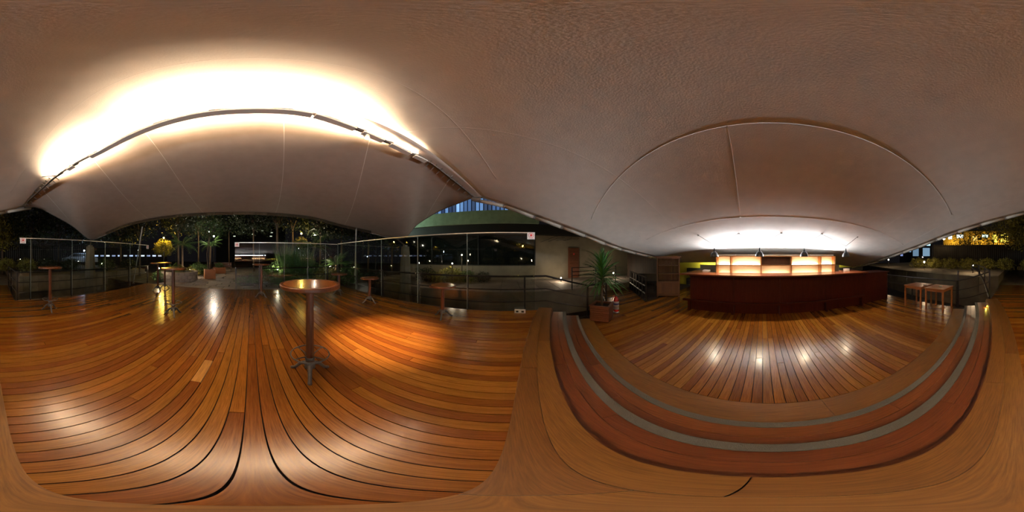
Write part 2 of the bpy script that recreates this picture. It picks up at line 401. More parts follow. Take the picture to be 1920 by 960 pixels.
# ------------------------------------------------------------------ floors: radial border boards, planks, steps
CX, CY = .7, 13.79
def arcy(x, R): return CY-math.sqrt(R*R-(x-CX)**2)
def arc_board(R0, R1, x0, x1, z, th, n=6):
    vs = []
    for i in range(n+1):
        for R in (R0, R1):
            x = x0+(x1-x0)*i/n; a = math.asin((x-CX)/13.1)
            X = CX+R*math.sin(a); Y = CY-R*math.cos(a); vs += [(X, Y, z-th), (X, Y, z)]
    fs = []
    for i in range(n):
        a = i*4; b = a+4
        fs += [(a+1, a+3, b+3, b+1), (a, b, b+2, a+2), (a, a+1, b+1, b), (a+2, b+2, b+3, a+3)]
    fs += [(0, 2, 3, 1), (n*4, n*4+1, n*4+3, n*4+2)]
    return MB().add(vs, fs)
def arc_run(R0, R1, xa, xb, z, th, lens, mt, parent, name='plank', gap=.003):
    x = xa; k = 0
    while x < xb-.05:
        x2 = min(xb, x+lens[k % len(lens)])
        if xb-x2 < .4: x2 = xb
        part(name, arc_board(R0, R1, x+gap/2, x2-gap/2, z+random.uniform(-.0008, .0008), th), mt, parent); x = x2; k += 1
XA, XB = -4.0, 5.02
def plank_rows(parent, xs, xe, ylo, yhi, z, mt, minl=2.0, maxl=4.2, w=.1, jit=.0012):
    x = xs; k = 0
    while x < xe-.01:
        x2 = min(xe, x+w); a = ylo(x) if callable(ylo) else ylo
        c0, c1 = (yhi(x), yhi(x2)) if callable(yhi) else (yhi, yhi)
        a0, a1 = (ylo(x), ylo(x2)) if callable(ylo) else (ylo, ylo)
        L = c0-a0; cuts = [0]
        y = random.uniform(.8, maxl)
        while y < L-.7: cuts.append(y); y += random.uniform(minl, maxl)
        cuts.append(L)
        for i in range(len(cuts)-1):
            p0 = a0+cuts[i]; q0 = a1 if i == 0 else p0; last = i == len(cuts)-2
            p1 = c0 if last else a0+cuts[i+1]; q1 = c1 if last else p1
            dz = random.uniform(-jit, jit); g = .0035 if w > .09 else .003
            zt = z+dz
            vs = [(x+g, p0+.002, zt-.03), (x2-g, q0+.002, zt-.03), (x2-g, q1-.003, zt-.03), (x+g, p1-.003, zt-.03),
                  (x+g, p0+.002, zt), (x2-g, q0+.002, zt), (x2-g, q1-.003, zt), (x+g, p1-.003, zt)]
            yield part('plank', MB().add(vs, [(3,2,1,0),(4,5,6,7),(0,1,5,4),(1,2,6,5),(2,3,7,6),(3,0,4,7)]), mt, parent)
        x = x2
RU0, RU1 = 13.5, 13.865
# upper deck
poly = [(XA+.01, -6.8)]+[(XB-.01, -6.8)]+[(XB-.01-(XB-XA-.02)*k/24, arcy(XB-.01-(XB-XA-.02)*k/24, RU0+.03)) for k in range(25)]
up = struct('floor', MB().prism(poly, -.09, -.031), M_sub, 'upper timber deck of narrow orange boards', cat='floor')
for o in plank_rows(up, XA-.065, XB, -6.8, lambda x: arcy(x, RU1-.007), 0, M_deck, 2.4, 4.8): pass
part('plank', MB().box((.437, -1.84, -.02), (.532, -1.38, .0025)), M_pale, up)['label'] = 'short pale yellow board'
arc_run(RU0, RU0+.18, XA, XB, .0018, .03, (1.7, 2.3, 1.4, 2.0), M_border, up)
arc_run(RU0+.182, RU1-.003, XA, XB, .0018, .03, (2.4, 1.5, 2.1), M_border, up)
# walkway leaving the deck between the two right railings
wk = struct('floor', MB().box((XB+.0, -.62, -.09), (7.85, .9, -.031)), M_sub, 'short timber walkway leaving the deck toward the picket fence', cat='floor')
for o in plank_rows(wk, XB+.002, 7.85, -.62, .9, 0, M_deck, 5, 6): pass
# steps
R_T1, R_T2 = 13.133, 12.806
st = struct('stair', None, None, 'two curved timber steps with grey grip strips between the decks', cat='steps')
arc_run(RU0-.02, RU0-.001, XA, XB, -.031, .079, (2.6, 3.1, 2.2), M_tread, st, 'riser', .002)
arc_run(R_T1+.20, RU0+.03, XA, XB, -.11, .03, (2.2, 2.9, 2.4), M_tread, st, 'tread')
arc_run(R_T1+.085, R_T1+.197, XA, XB, -.11, .03, (3.2, 1.9, 2.4), M_tread, st, 'tread')
part('grip_strip', arc_board(R_T1, R_T1+.083, XA, XB, -.107, .03, 60), M_grip, st)['label'] = 'grey gritty nosing strip'
arc_run(R_T1+.006, R_T1+.02, XA, XB, -.141, .079, (2.6, 3.1, 2.2), M_tread, st, 'riser', .002)
arc_run(R_T2+.2, R_T1+.03, XA, XB, -.22, .03, (2.9, 2.2, 2.0), M_tread, st, 'tread')
arc_run(R_T2+.07, R_T2+.197, XA, XB, -.22, .03, (2.2, 2.7, 2.0), M_tread, st, 'tread')
part('grip_strip', arc_board(R_T2, R_T2+.068, XA, XB, -.217, .03, 60), M_grip, st)['label'] = 'grey gritty nosing strip'
arc_run(R_T2+.006, R_T2+.02, XA, XB, -.251, .079, (2.6, 3.1, 2.2), M_tread, st, 'riser', .002)
# lower floor
poly = [(XA+.01, 8.9)]+[(XA+.01+(XB-XA-.02)*k/24, arcy(XA+.01+(XB-XA-.02)*k/24, R_T2+.02)) for k in range(25)]+[(XB-.01, 8.9)]
lo = struct('floor', MB().prism(poly, LZ-.09, LZ-.031), M_sub, 'lower timber floor in front of the bar', cat='floor')
R_LB = 12.43
arc_run(R_LB+.004, R_T2+.02, XA, XB, LZ, .03, (1.9, 2.6, 2.2, 1.5), M_border, lo)
for o in plank_rows(lo, XA, XB, lambda x: arcy(x, R_LB), 8.9, LZ, M_deck, 2.2, 4.4): pass
# diagonal walkway to the left behind the potted plant
A = Vector((-4.02, 4.55)); Dv = Vector((-.86, .51)); N = Vector((.51, .86))*-1
wl = struct('floor', MB().prism([(-4.01, 2.75), (-4.01, 4.56), (-7.9, 6.86), (-7.9, 5.1)], LZ-.09, LZ-.031), M_sub, 'dark timber walkway running off behind the potted plant', cat='floor')
for k in range(26):
    x0, x1 = -4.015-k*.15, -4.015-(k+1)*.15+.006
    f0 = lambda x: 2.75+(x+4.01)*(-.604); f1 = lambda x: 4.56+(x+4.01)*(-.591)
    vs = [(x1,f0(x1),LZ-.03),(x0,f0(x0),LZ-.03),(x0,f1(x0),LZ-.03),(x1,f1(x1),LZ-.03),(x1,f0(x1),LZ),(x0,f0(x0),LZ),(x0,f1(x0),LZ),(x1,f1(x1),LZ)]
    part('plank', MB().add(vs, [(3,2,1,0),(4,5,6,7),(0,1,5,4),(1,2,6,5),(2,3,7,6),(3,0,4,7)]), M_deck, wl)
# dark skirts under the decks
mb = MB(); mb.box((XA-.10, -6.85, -1.2), (XA-.068, arcy(XA, RU0), -.01)).box((XB, -6.85, -1.2), (XB+.03, -.62, -.01)).box((XB, arcy(XB, RU0)-.1, -1.2), (XB+.03, 8.9, LZ-.01)).box((XA-.03, arcy(XA, RU0), -1.2), (XA, 2.7, LZ-.01)).box((XA, -6.86, -1.2), (XB, -6.82, -.1))
mb.box((XB, -.65, -1.2), (7.85, -.62, -.02)).box((XB, .9, -1.2), (7.85, .93, -.02))
struct('trim_1', mb, M_black, 'dark fascia boards under the deck edges', cat='trim')

# ------------------------------------------------------------------ grounds and paths
struct('ground', MB().box((-45, -45, -1.3), (45, 45, -1.2)), M_ground, 'dark soil beneath and around the decks', cat='ground')
gd = struct('ground', MB().box((-14, -40, -1.19), (20, -6.9, -.06)), M_ground, 'planted garden ground beyond the deck', cat='ground')
# stone path in the garden: irregular slabs
pth = struct('path', MB().box((-1.4, -24, -.06), (4.6, -6.88, -.045)), M_sub, 'path of irregular stone slabs leading into the garden', cat='path')
random.seed(11); y = -6.9
while y > -20:
    h = random.uniform(.45, .75); x = -1.3
    while x < 4.5:
        w = min(random.uniform(.5, .95), 4.55-x); j = lambda: random.uniform(-.035, .035)
        part('stone', MB().prism([(x+.02+j(), y-h+.02+j()), (x+w-.02+j(), y-h+.02+j()), (x+w-.02+j(), y-.02), (x+.02+j(), y-.02)], -.05, -.012+random.uniform(-.004, .004)), M_stone, pth)
        x += w
    y -= h
# left terrace with pavers before the white wall
tl = struct('path', MB().box((-10, -9, -1.19), (-6.6, 9.5, -.07)), M_conc, 'paved terrace strip in front of the white wall', cat='path')
for i in range(4):
    for j in range(20):
        x = -9.98+i*.85; y = -8+j*.86
        part('paver', MB().box((x+.012, y+.012, -.07), (x+.838, y+.848, -.04+random.uniform(-.003, .003))), M_stone, tl)
# right raised terrace fronts
def terr(line, back, ztop, label):
    poly = line+[(back, line[-1][1]), (back, line[0][1])]
    return struct('retaining_wall', MB().prism(poly, -1.19, ztop), M_conc, label, cat='wall')
w1 = terr([(7.95, 1.0), (7.6, 1.9), (7.9, 3.0), (8.2, 5), (8.6, 7), (9.1, 9), (10, 12), (11, 16)], 30, .42, 'curved low concrete wall and path lit by bollards beyond the side tables')
for a, b in (((7.95,1.0),(7.6,1.9)), ((7.6,1.9),(7.9,3.0)), ((7.9,3.0),(8.2,5)), ((8.2,5),(8.6,7)), ((8.6,7),(9.1,9)), ((9.1,9),(10,12))):
    a = Vector(a); b = Vector(b); n = (b-a).normalized(); q = Vector((-n.y, n.x))*.05; k = max(1, round((b-a).length/1.0))
    for i in range(k):
        c = a.lerp(b, i/k)+n*.008; d = a.lerp(b, (i+1)/k)-n*.008
        part('panel', MB().prism([tuple(c), tuple(d), tuple(d+q), tuple(c+q)], -.35, .40), M_conc, w1)
w2 = terr([(8.6, -11), (8.5, -8), (8.4, -4), (8.3, -.9)], 30, .36, 'low concrete wall beyond the glass screen with two signs')
for k in range(24):
    y = -10.9+k*.41
    part('panel', MB().box((8.26, y+.006, -.5), (8.44, y+.404, .34)), M_conc, w2)
struct('ground', MB().box((7.85, -.89, -1.19), (30, .99, -.03)), M_conc, 'dull path continuing past the end of the walkway', cat='ground')

# ------------------------------------------------------------------ left building: white wall, black window, slatted door, fascia
wl_ = struct('wall_left', MB().box((-10.25, 1.78, -.3), (-10, 10.5, 2.72)).box((-10.25, -7.5, -.3), (-10, 1.78, .84)), M_wallw, 'dim cream rendered wall beyond the railing', cat='wall')
wn = struct('window_1', MB().box((-10.16, -7.5, .86), (-10.12, 1.76, 2.72)), mat('dark_glass', (.006, .008, .007), .04, spec=.5), 'long dark window in the cream wall', cat='window')
part('frame', MB().box((-10.13, 1.72, .84), (-9.98, 1.78, 2.74)).box((-10.13, -7.5, .82), (-9.97, 1.78, .87)), M_black, wn)
part('frame', MB().box((-10.13, -1.8, .86), (-10.0, -1.75, 2.72)).box((-10.13, -5.0, .86), (-10.0, -4.95, 2.72)), M_black, wn)
struct('trim_2', MB().box((-10.6, -9, 2.74), (-9.6, 11, 3.35)), M_black, 'black recessed band above the cream wall', cat='trim')
struct('trim_3', MB().box((-10.2, -9, 3.36), (-9.4, 1.9, 4.15)), mat('green_fascia', (.30, .42, .28), .85, var=.15), 'pale green concrete fascia of the neighbouring building', cat='trim')
t = thing('unseen_lamp', 'added unseen cool floodlight on a post raking along the pale green fascia', 'lamp', (-8.0, -8.3, -1.2))
part('pole', MB().tube([(0, 0, 0), (0, 0, 4.5)], .04, 8), M_black, t); part('head', MB().box((-.15, -.1, 4.5), (.15, .1, 4.6)), M_black, t)
lamp(t, 'SPOT', (-.05, .13, 4.62), 260, (.75, 1, .8), .06, (-2.0, 6.0, .35), 75, blend=1)  # invented lamp behind the canopy, added to brighten the green fascia
bb = thing('building', 'neighbouring building top with blue lit vertical glazing above the green fascia', 'building', (-11, -2, 4.15))
part('wall', MB().box((-1.5, -5, .0), (.4, 4.0, 1.6)), M_black, bb)
random.seed(3)
for k in range(30):
    y = -4.6+k*.27; c = random.choice([(.02,.035,.08), (.05,.1,.22), (.22,.42,.8), (.03,.05,.1), (.1,.2,.4)])
    part('pane', MB().box((.42, y, .04), (.46, y+.2, 1.2)), emis('pane_glow', c, .9), bb)
dr = struct('door_1', MB().box((-9.99, 3.95, -.04), (-9.93, 4.72, 1.96)), mat('door_frame', (.16,.05,.02), .6), 'narrow slatted brown wooden door in the cream wall', cat='door')
for k in range(16): part('slat', MB().box((-9.93, 4.03, .08+k*.115), (-9.90, 4.64, .08+k*.115+.085)), wood('slat_wood', [(.15,.05,.02),(.2,.07,.03)], 'Y', .5) if k == 0 else bpy.data.materials['slat_wood'], dr)
part('plate', MB().box((-9.9, 4.29, 1.5), (-9.89, 4.37, 1.6)), M_red, dr)
# crack-like branches along the wall top
t = thing('bare_branch', 'bare thin creeper branch along the top of the cream wall', 'branch', (-9.96, 2, 2.4))
random.seed(5)
for q in range(4):
    pts = [Vector((.02, .1+q*.5, -.1+q*.05))]
    for k in range(7): pts.append(pts[-1]+Vector((0, .16, random.uniform(-.02, .09))))
    part('branch', MB().tube(pts, .012, 5), M_black, t)
# brown timber wall & yellow wall at the back
wb = struct('wall_back', MB().box((-6.4, 9.3, LZ-.3), (6.4, 9.4, 1.25)), M_yellow, 'yellow painted wall glimpsed low behind the bar', cat='wall')
struct('trim_4', MB().box((-4.5, 8.95, .22), (-1.9, 9.28, .68)).box((2.7, 8.95, LZ), (6.3, 9.28, .69)).box((-4.5, 8.9, LZ), (-1.9, 9.28, .05)), M_black, 'dark ledge against the yellow wall', cat='trim')
for sx, lab in ((-3.0, 'hidden lamp washing the yellow wall beside the bookcase'), (3.9, 'hidden lamp washing the yellow wall beyond the right end of the shelving')):
    t = thing('unseen_lamp', lab, 'lamp', (sx, 8.7, LZ+.0))
    part('foot', MB().box((-.3, -.1, 0), (.3, .1, .05)), M_house, t); part('lens', MB().box((-.48, .031, .7), (.48, .036, 1.2)), emis('wash_lens', (1, .9, .5), 2), t)
    part('stem', MB().box((-.02, -.02, .05), (.02, .02, .60)), M_house, t); part('hood', MB().box((-.5, -.03, .60), (.5, .03, 1.25)), M_house, t)
    lamp(t, 'AREA', (0, .05, 1.0), 14, (1, .92, .55), 1.0, (0, 1, .0), sy=.3)
M_dkw = wood('shaded_board', [(.035,.018,.01), (.05,.025,.013)], 'Z', rough=.6)  # wood colour lowered to stand in for roof light not reaching this wall
wt = struct('wall_side', MB().box((-8.3, 7.6, LZ), (-5.0, 7.7, 1.6)), M_sub, 'vertical board wall darkened for shade, left of the bookcase', cat='wall')
for k in range(22): part('plank', MB().box((-8.28+k*.15, 7.57, LZ), (-8.28+k*.15+.143, 7.6, 1.58)), M_dkw, wt)

# ------------------------------------------------------------------ railings and glass screens
def railing(pts, label, zs=(.905, .57, .24), post_at=None, z0=-.12, top=.9, lean=False):
    t = thing('railing', label, 'railing', (pts[0][0], pts[0][1], 0)); o = Vector(t.location)
    base = [Vector(p) for p in pts]
    for i, z in enumerate(zs):
        part('handrail' if i == 0 else 'mid_rail', MB().tube([p+Vector((0, 0, z))-o for p in base], .024 if i == 0 else .014, 8), M_steel, t)
    for p in (post_at or base):
        p = Vector(p); q = p-o
        part('post', MB().box((q.x-.025, q.y-.02, q.z+z0), (q.x+.025, q.y+.02, q.z+top)), M_steel, t)
    return t
def screen(a, b, n, z0, z1, label, clamp_z, joints=None):
    a = Vector((*a, 0)); b = Vector((*b, 0)); L = (b-a).length; ang = math.atan2(b.y-a.y, b.x-a.x)
    t = thing('glass_screen', label, 'screen', a, ang)
    xs = joints or [L*k/n for k in range(n+1)]
    for k in range(len(xs)-1):
        part('pane', MB().box((xs[k]+.004, -.005, z0), (xs[k+1]-.004, .005, z1)), M_glass, t)
    part('top_rail', MB().box((0, -.012, z1-.002), (L, .012, z1+.022)), M_alu, t)
    for x in xs[1:-1]:
        part('joint', MB().box((x-.005, -.006, z0), (x+.005, .006, z1)), mat('glass_edge', (.25,.3,.27), .4) if 'glass_edge' not in bpy.data.materials else bpy.data.materials['glass_edge'], t)
    for x in xs:
        for dx in (-.035, .035):
            if 0 < x+dx < L: part('clamp', MB().lathe([(.016, -.02), (.016, .02)], (0, 0, 0), 10).mesh and MB().tube([(x+dx, -.02, clamp_z), (x+dx, .05, clamp_z)], .014, 8), M_chrome, t)
    return t
yL = [.45-1.44*k for k in range(6)]
railing([(-4.07, y, 0) for y in yL], 'dark steel railing along the deck edge before the cream wall', top=.9)
screen((-4.0, .70), (-4.0, -6.75), 0, .04, 1.99, 'tall frameless glass screen on the cream wall side, sign at its free end', .93, [0]+[.70-y for y in yL[1:]]+[7.45])
yR = [-.72, -1.13]+[-1.13-1.46*k for k in range(1, 5)]
railing([(5.12, y, 0) for y in (-.72, -2.59, -4.05, -5.51, -6.9)], 'dark steel railing along the deck edge facing the low concrete wall', post_at=[(5.12, y, 0) for y in yR])
screen((5.03, -6.95), (5.03, -.77), 0, .04, 1.97, 'tall frameless glass screen facing the low concrete wall', .93, [0, 1.44, 2.90, 4.36, 5.82, 6.18])
railing([(x, -6.86, 0) for x in (.62, -.36, -1.42, -2.5, -3.5, -4.05)], 'dark steel railing at the garden end of the deck')
screen((-3.98, -6.78), (.66, -6.78), 0, .04, 1.97, 'glass screen at the garden end of the deck reflecting the bar', .93, [0, .62, 1.5, 2.56, 3.62, 4.64])
railing([(5.14, -.70, 0), (6.5, -.66, 0), (7.8, -.66, 0)], 'dark steel railing on the glass screen side of the walkway')
# sloping rail from the deck down past the potted plant
t = thing('railing', 'dark steel railing sloping down behind the potted plant', 'railing', (-4.07, .45, 0))
for dz, r, nm in ((.905, .024, 'handrail'), (.57, .014, 'mid_rail'), (.24, .014, 'mid_rail')):
    part(nm, MB().tube([(0, .0, dz), (0, .55, dz), (0, 1.75, dz-.33), (0, 2.4, dz-.33)], r, 8), M_steel, t)
    part(nm, MB().tube([(0, 2.4, dz-.33), (-.9, 2.9, dz-.33)], r, 8), M_steel, t)
for y in (1.75, 2.4): part('post', MB().box((-.025, y-.02, -.4), (.025, y+.02, .58)), M_steel, t)
part('post', MB().box((-.92, 2.88, -.4), (-.88, 2.92, .98)), M_steel, t)
t = thing('railing', 'dark steel railing across the terrace beyond the potted plant', 'railing', (-6.6, 1.0, 0))
for z in (.9, .72, .55): part('mid_rail', MB().tube([(0, 1.8, z), (-.2, 4.2, z)], .016, 6), M_steel, t)
for y in (1.8, 3.0, 4.2): part('post', MB().box((-.03, y-.02, -.1), (.02, y+.02, .92)), M_steel, t)
# lower floor right railing
railing([(5.1, 5.6, LZ), (5.1, 3.9, LZ), (5.1, 2.05, LZ)], 'dark steel railing behind the pair of wooden side tables', zs=(.905, .57), z0=-.3)
t = thing('railing', 'stair railing with curved rails beside the step ends', 'railing', (5.1, 2.05, 0))
for dz, r, nm in ((.575, .024, 'handrail'), (.24, .014, 'mid_rail'), (-.08, .014, 'mid_rail')):
    part(nm, MB().tube([(0, 0, dz), (.06, -.5, dz+.12), (.1, -1.1, dz+.33)], r, 8), M_steel, t)
for x, y in ((.03, -.05), (.1, -1.12)): part('post', MB().box((x-.02, y-.02, -.4), (x+.02, y+.02, .93)), M_steel, t)
t = thing('railing', 'outer walkway railing with sloping rail beside the bollard wall', 'railing', (5.25, .95, 0))
pa = [(0, 0, .03), (.9, .35, .35), (1.8, .8, .72), (2.4, 1.3, .9)]
part('stringer', MB().tube(pa, [.045]*4, 6), M_steel, t)
part('handrail', MB().tube([(0, 0, .93), (.9, .35, .96), (1.8, .8, 1.0), (2.4, 1.3, 1.0)], .024, 8), M_steel, t)
part('mid_rail', MB().tube([(0, 0, .5), (1.2, .45, .72), (2.4, 1.3, .95)], .014, 6), M_steel, t)
for f in (0, .9, 1.8, 2.4):
    z = np.interp(f, [0, .9, 1.8, 2.4], [0, .35, .72, .9]); y = np.interp(f, [0, .9, 1.8, 2.4], [0, .35, .8, 1.3])
    part('post', MB().box((f-.022, y-.02, z-.2), (f+.022, y+.02, .98)), M_steel, t)
# signs on the glass
def sign(p, rz, size, label):
    t = thing('sign', label, 'sign', p, rz, 'no leaning signs on the glass'); s = size
    part('plate', MB().box((-s/2, -.004, -s*.46), (s/2, .004, s*.46)), M_white, t)
    n = 28; mb = MB(); vs = []
    for k in range(n):
        a = 2*PI*k/n
        for r in (.30, .345): vs.append((r*s*math.cos(a), -.006, .07*s+r*s*math.sin(a)))
    mb.add(vs, [(2*k, 2*k+1, (2*k+3) % (2*n), (2*k+2) % (2*n)) for k in range(n)]); part('ring', mb, M_red, t)
    mb = MB()
    palm = [(-.10, -.10), (.08, -.12), (.14, .02), (.12, .10), (-.08, .10), (-.13, .0)]
    mb.add([(x*s, -.0065, (z+.03)*s) for x, z in palm], [tuple(range(6))])
    for i, (x, l) in enumerate(((-.075, .13), (-.02, .17), (.035, .16), (.09, .12))):
        mb.add([((x-.02)*s, -.0065, .12*s), ((x+.02)*s, -.0065, .12*s), ((x+.02)*s, -.0065, (.12+l)*s), ((x-.02)*s, -.0065, (.12+l)*s)], [(0, 1, 2, 3)])
    mb.add([(.12*s, -.0065, .02*s), (.22*s, -.0065, .1*s), (.20*s, -.0065, .15*s), (.10*s, -.0065, .08*s)], [(0, 1, 2, 3)])
    part('hand_symbol', mb, M_red, t)
    part('caption_bar', MB().box((-.3*s, -.0065, -.36*s), (.3*s, -.005, -.33*s)), mat('pale_red', (.6,.25,.22), .6) if 'pale_red' not in bpy.data.materials else bpy.data.materials['pale_red'], t)
    return t
sign((-3.985, .60, 1.92), PI/2, .19, 'white sign with red ring on the end of the glass before the cream wall')
sign((5.015, -.88, 1.90), -PI/2, .19, 'white sign with red ring on the walkway end of the glass screen')
sign((.57, -6.765, 1.89), PI, .19, 'white sign with red ring on the garden end glass screen')
sign((5.015, -6.84, 1.88), -PI/2, .19, 'small distant white sign on the garden end of the side glass screen')
# white socket box on the deck edge
t = thing('socket_box', 'small white double socket box on the deck edge by the railing', 'socket', (-3.9, .32, 0), math.radians(80))
part('body', MB().box((-.13, -.03, .0), (.13, .03, .085)), M_white, t)
for x in (-.065, .065): part('socket', MB().box((x-.03, -.034, .02), (x+.03, -.03, .065)), M_black, t)

# ------------------------------------------------------------------ pub tables
def pub_table(height, ring, label, loc, rz, group, R=.30):
    t = thing('pub_table', label, 'table', loc, rz, group)
    part('tabletop', MB().lathe([(R-.035, height-.03), (R-.03, height-.002), (R-.032, height)], n=48), M_table, t)
    mb = MB(); n = 48; pr = [(R-.036, height-.036), (R-.004, height-.036), (R, height-.028), (R, height-.006), (R-.005, height+.001), (R-.036, height+.001)]
    vs = [(r*math.cos(2*PI*k/n), r*math.sin(2*PI*k/n), z) for r, z in pr for k in range(n)]
    mb.add(vs, [(i*n+k, i*n+(k+1) % n, ((i+1) % 6)*n+(k+1) % n, ((i+1) % 6)*n+k) for i in range(6) for k in range(n)]); part('rim', mb, M_tabrim, t)
    part('post', MB().lathe([(.041, .17), (.041, height-.034)], n=10), M_post, t)
    part('base_hub', MB().lathe([(.03, .10), (.055, .11), (.052, .15), (.058, .19), (.047, .20)], n=16), M_iron, t, True)
    for k in range(3):
        a = 2*PI*k/3; c, s = math.cos(a), math.sin(a)
        pr = [(.035, .15, .026), (.075, .155, .024), (.115, .125, .021), (.15, .075, .019), (.18, .035, .018), (.21, .018, .02), (.228, .012, .016)]
        part('leg', MB().tube([(r*c, r*s, z) for r, z, _ in pr], [w for _, _, w in pr], 8), M_iron, t, True)
    if ring:
        rg = part('foot_ring', MB().ring((0, 0, .318), .192, .008), M_iron, t, True)
        for k in range(4):
            a = PI/4+PI/2*k; c, s = math.cos(a), math.sin(a)
            part('spoke', MB().tube([(.04*c, .04*s, .25), (.07*c, .07*s, .295), (.12*c, .12*s, .312), (.192*c, .192*s, .318)], .006, 6), M_iron, rg)
        part('collar', MB().lathe([(.047, .23), (.05, .25), (.047, .27)], n=14), M_iron, t, True)
    return t
def tloc(u, d): sx, cy, _ = pdir(u, 480); return (sx*d, cy*d, 0)
def face(u, off=0): sx, cy, _ = pdir(u, 480); return math.atan2(-cy, -sx)+off
T1 = pub_table(1.145, True, 'tall round wooden bar table with foot ring, largest and nearest the camera', tloc(581, 1.62), face(581), 'tall round bar tables')
for i, sx in enumerate((-.07, .07)):
    part('hook', MB().tube([(.02, sx*.7, 1.10), (.02, sx*1.1, 1.085), (.02, sx*1.5, 1.075), (.02, sx*1.8, 1.09)], .0035, 5), M_iron, T1)
pub_table(1.145, True, 'tall bar table with foot ring beside the screen facing the low wall', tloc(94, 4.1), face(94, .2), 'tall round bar tables')
pub_table(1.145, True, 'tall bar table with foot ring on the deck near the stone path', tloc(325, 3.78), face(325, .1), 'tall round bar tables')
pub_table(1.145, False, 'slim tall bar table behind the ringed one, by the side glass end', tloc(296, 6.55), face(296, .5), 'tall round bar tables')
pub_table(1.145, False, 'farthest tall bar table, half hidden beside the side glass end', tloc(309, 7.0), face(309), 'tall round bar tables')
pub_table(1.145, False, 'tall bar table in front of the garden end glass screen', tloc(490, 5.55), face(490, .9), 'tall round bar tables')
pub_table(.775, False, 'low round table in the far corner where two glass screens meet', tloc(636, 5.95), face(636, .3), 'low round tables')
pub_table(.775, False, 'middle one of the low round tables along the cream wall side', tloc(693, 4.85), face(693, .9), 'low round tables', .28)
pub_table(.775, False, 'low round table nearest the camera along the cream wall side', tloc(830, 3.6), face(830, -.2), 'low round tables')

# ------------------------------------------------------------------ bar counter
bc = thing('bar_counter', 'long dark mahogany bar counter with foot rail on the lower floor', 'bar counter', (0, 4.5, LZ))
def B(mb, nm, m): return part(nm, mb, m, bc)
xs = [-2.25, -.85, .5, 1.9, 3.3]
for k in range(4): B(MB().box((xs[k]+.003, .22, .0), (xs[k+1]-.003, .26, 1.155)), 'front_panel', M_bar)
B(MB().box((-2.25, .26, 0), (-2.2, 1.0, 1.15)), 'end_panel', M_bar); B(MB().box((3.25, .27, 0), (3.3, .9, 1.15)), 'end_panel', M_bar)
B(MB().box((-2.25, .15, 1.10), (3.3, .22, 1.155)), 'moulding', M_bar)
B(MB().box((-2.52, .0, 1.158), (3.42, .75, 1.20)), 'countertop', M_bartop)
B(MB().box((-2.52, .752, 1.158), (-1.95, 1.30, 1.20)), 'countertop', M_bartop)
B(MB().box((2.85, .752, 1.158), (3.42, 1.15, 1.20)), 'countertop', M_bartop)
fr = B(MB().box((-2.42, .02, .33), (3.3, .13, .38)), 'foot_rail', M_bar)
for x in (-2.22, -.85, .5, 1.9, 3.2): part('bracket', MB().box((x-.03, .04, 0), (x+.03, .22, .33)), M_bar, fr)
t = thing('service_counter', 'plain dark boxed counter joined to the right end of the bar', 'counter', (3.9, 4.9, LZ))
part('body', MB().box((-.58, -.15, 0), (.66, .45, 1.10)), M_bar, t); part('countertop', MB().box((-.47, -.2, 1.103), (.70, .5, 1.14)), M_bar, t)
t = thing('folded_cloth', 'white folded cloth lying on the left return of the bar', 'cloth', (-1.98, 5.5, LZ+1.201))
part('fold', MB().box((-.12, -.09, 0), (.12, .09, .03)), M_white, t); part('fold', MB().box((-.11, -.08, .031), (.12, .09, .05)), M_white, t)
t = thing('paper_box', 'small white box on the right return of the bar', 'box', (3.05, 5.4, LZ+1.2))
part('body', MB().box((-.1, -.07, 0), (.1, .07, .06)), M_white, t); part('lid', MB().box((-.105, -.075, .06), (.105, .075, .075)), M_white, t)
# back bar shelving with lit compartments
M_oak = wood('back_bar_wood', [(.36,.15,.04), (.42,.18,.05)], 'X', rough=.5, rand=False)
M_cream = mat('lit_back_panel', (.75, .62, .45), .7, var=.08, bscale=20)
M_strip = emis('shelf_strip', (1, .80, .50), 14)
bs = thing('back_bar_shelving', 'lit wooden back bar shelving with ten open compartments behind the counter', 'shelving', (0, 6.2, LZ))
bx = [pdir(u, 480)[0]/pdir(u, 480)[1]*6.2 for u in (1342.5, 1369.5, 1427, 1484, 1539.5, 1566)]
for x in bx: part('upright', MB().box((x-.02, 0, 0), (x+.02, .32, 1.75)), M_oak, bs)
for k in range(5):
    x0, x1 = bx[k]+.021, bx[k+1]-.021
    part('shelf', MB().box((x0, .0, 1.52), (x1, .30, 1.545)) if False else MB().box((x0, 0, 1.37), (x1, .30, 1.40)), M_oak, bs)
    part('shelf', MB().box((x0, 0, .93), (x1, .30, .96)), M_oak, bs)
    part('top_board', MB().box((x0, -.01, 1.725), (x1, .32, 1.75)), M_oak, bs)
    bkd = part('back_panel', MB().box((x0, .30, .96), (x1, .32, 1.37)), M_cream, bs)
    part('lower_panel', MB().box((x0, .02, 0), (x1, .04, .93)), M_bar, bs)
    bku = part('back_panel', MB().box((x0, .30, 1.40), (x1, .32, 1.725)), M_cream if k != 2 else M_case, bs)
    for z, on in ((.965, True), (1.405, k != 2)):
        if not on: continue
        part('lamp_strip', MB().box((x0+.03, .255, z), (x1-.03, .28, z+.02)), M_strip, bkd if z < 1 else bku)
        lamp(bs, 'AREA', ((x0+x1)/2, .15, z+.02), P_SHELF*(x1-x0)*.12, (1, .82, .55), (x1-x0)*.85, (0, .8, .7), sy=.03)
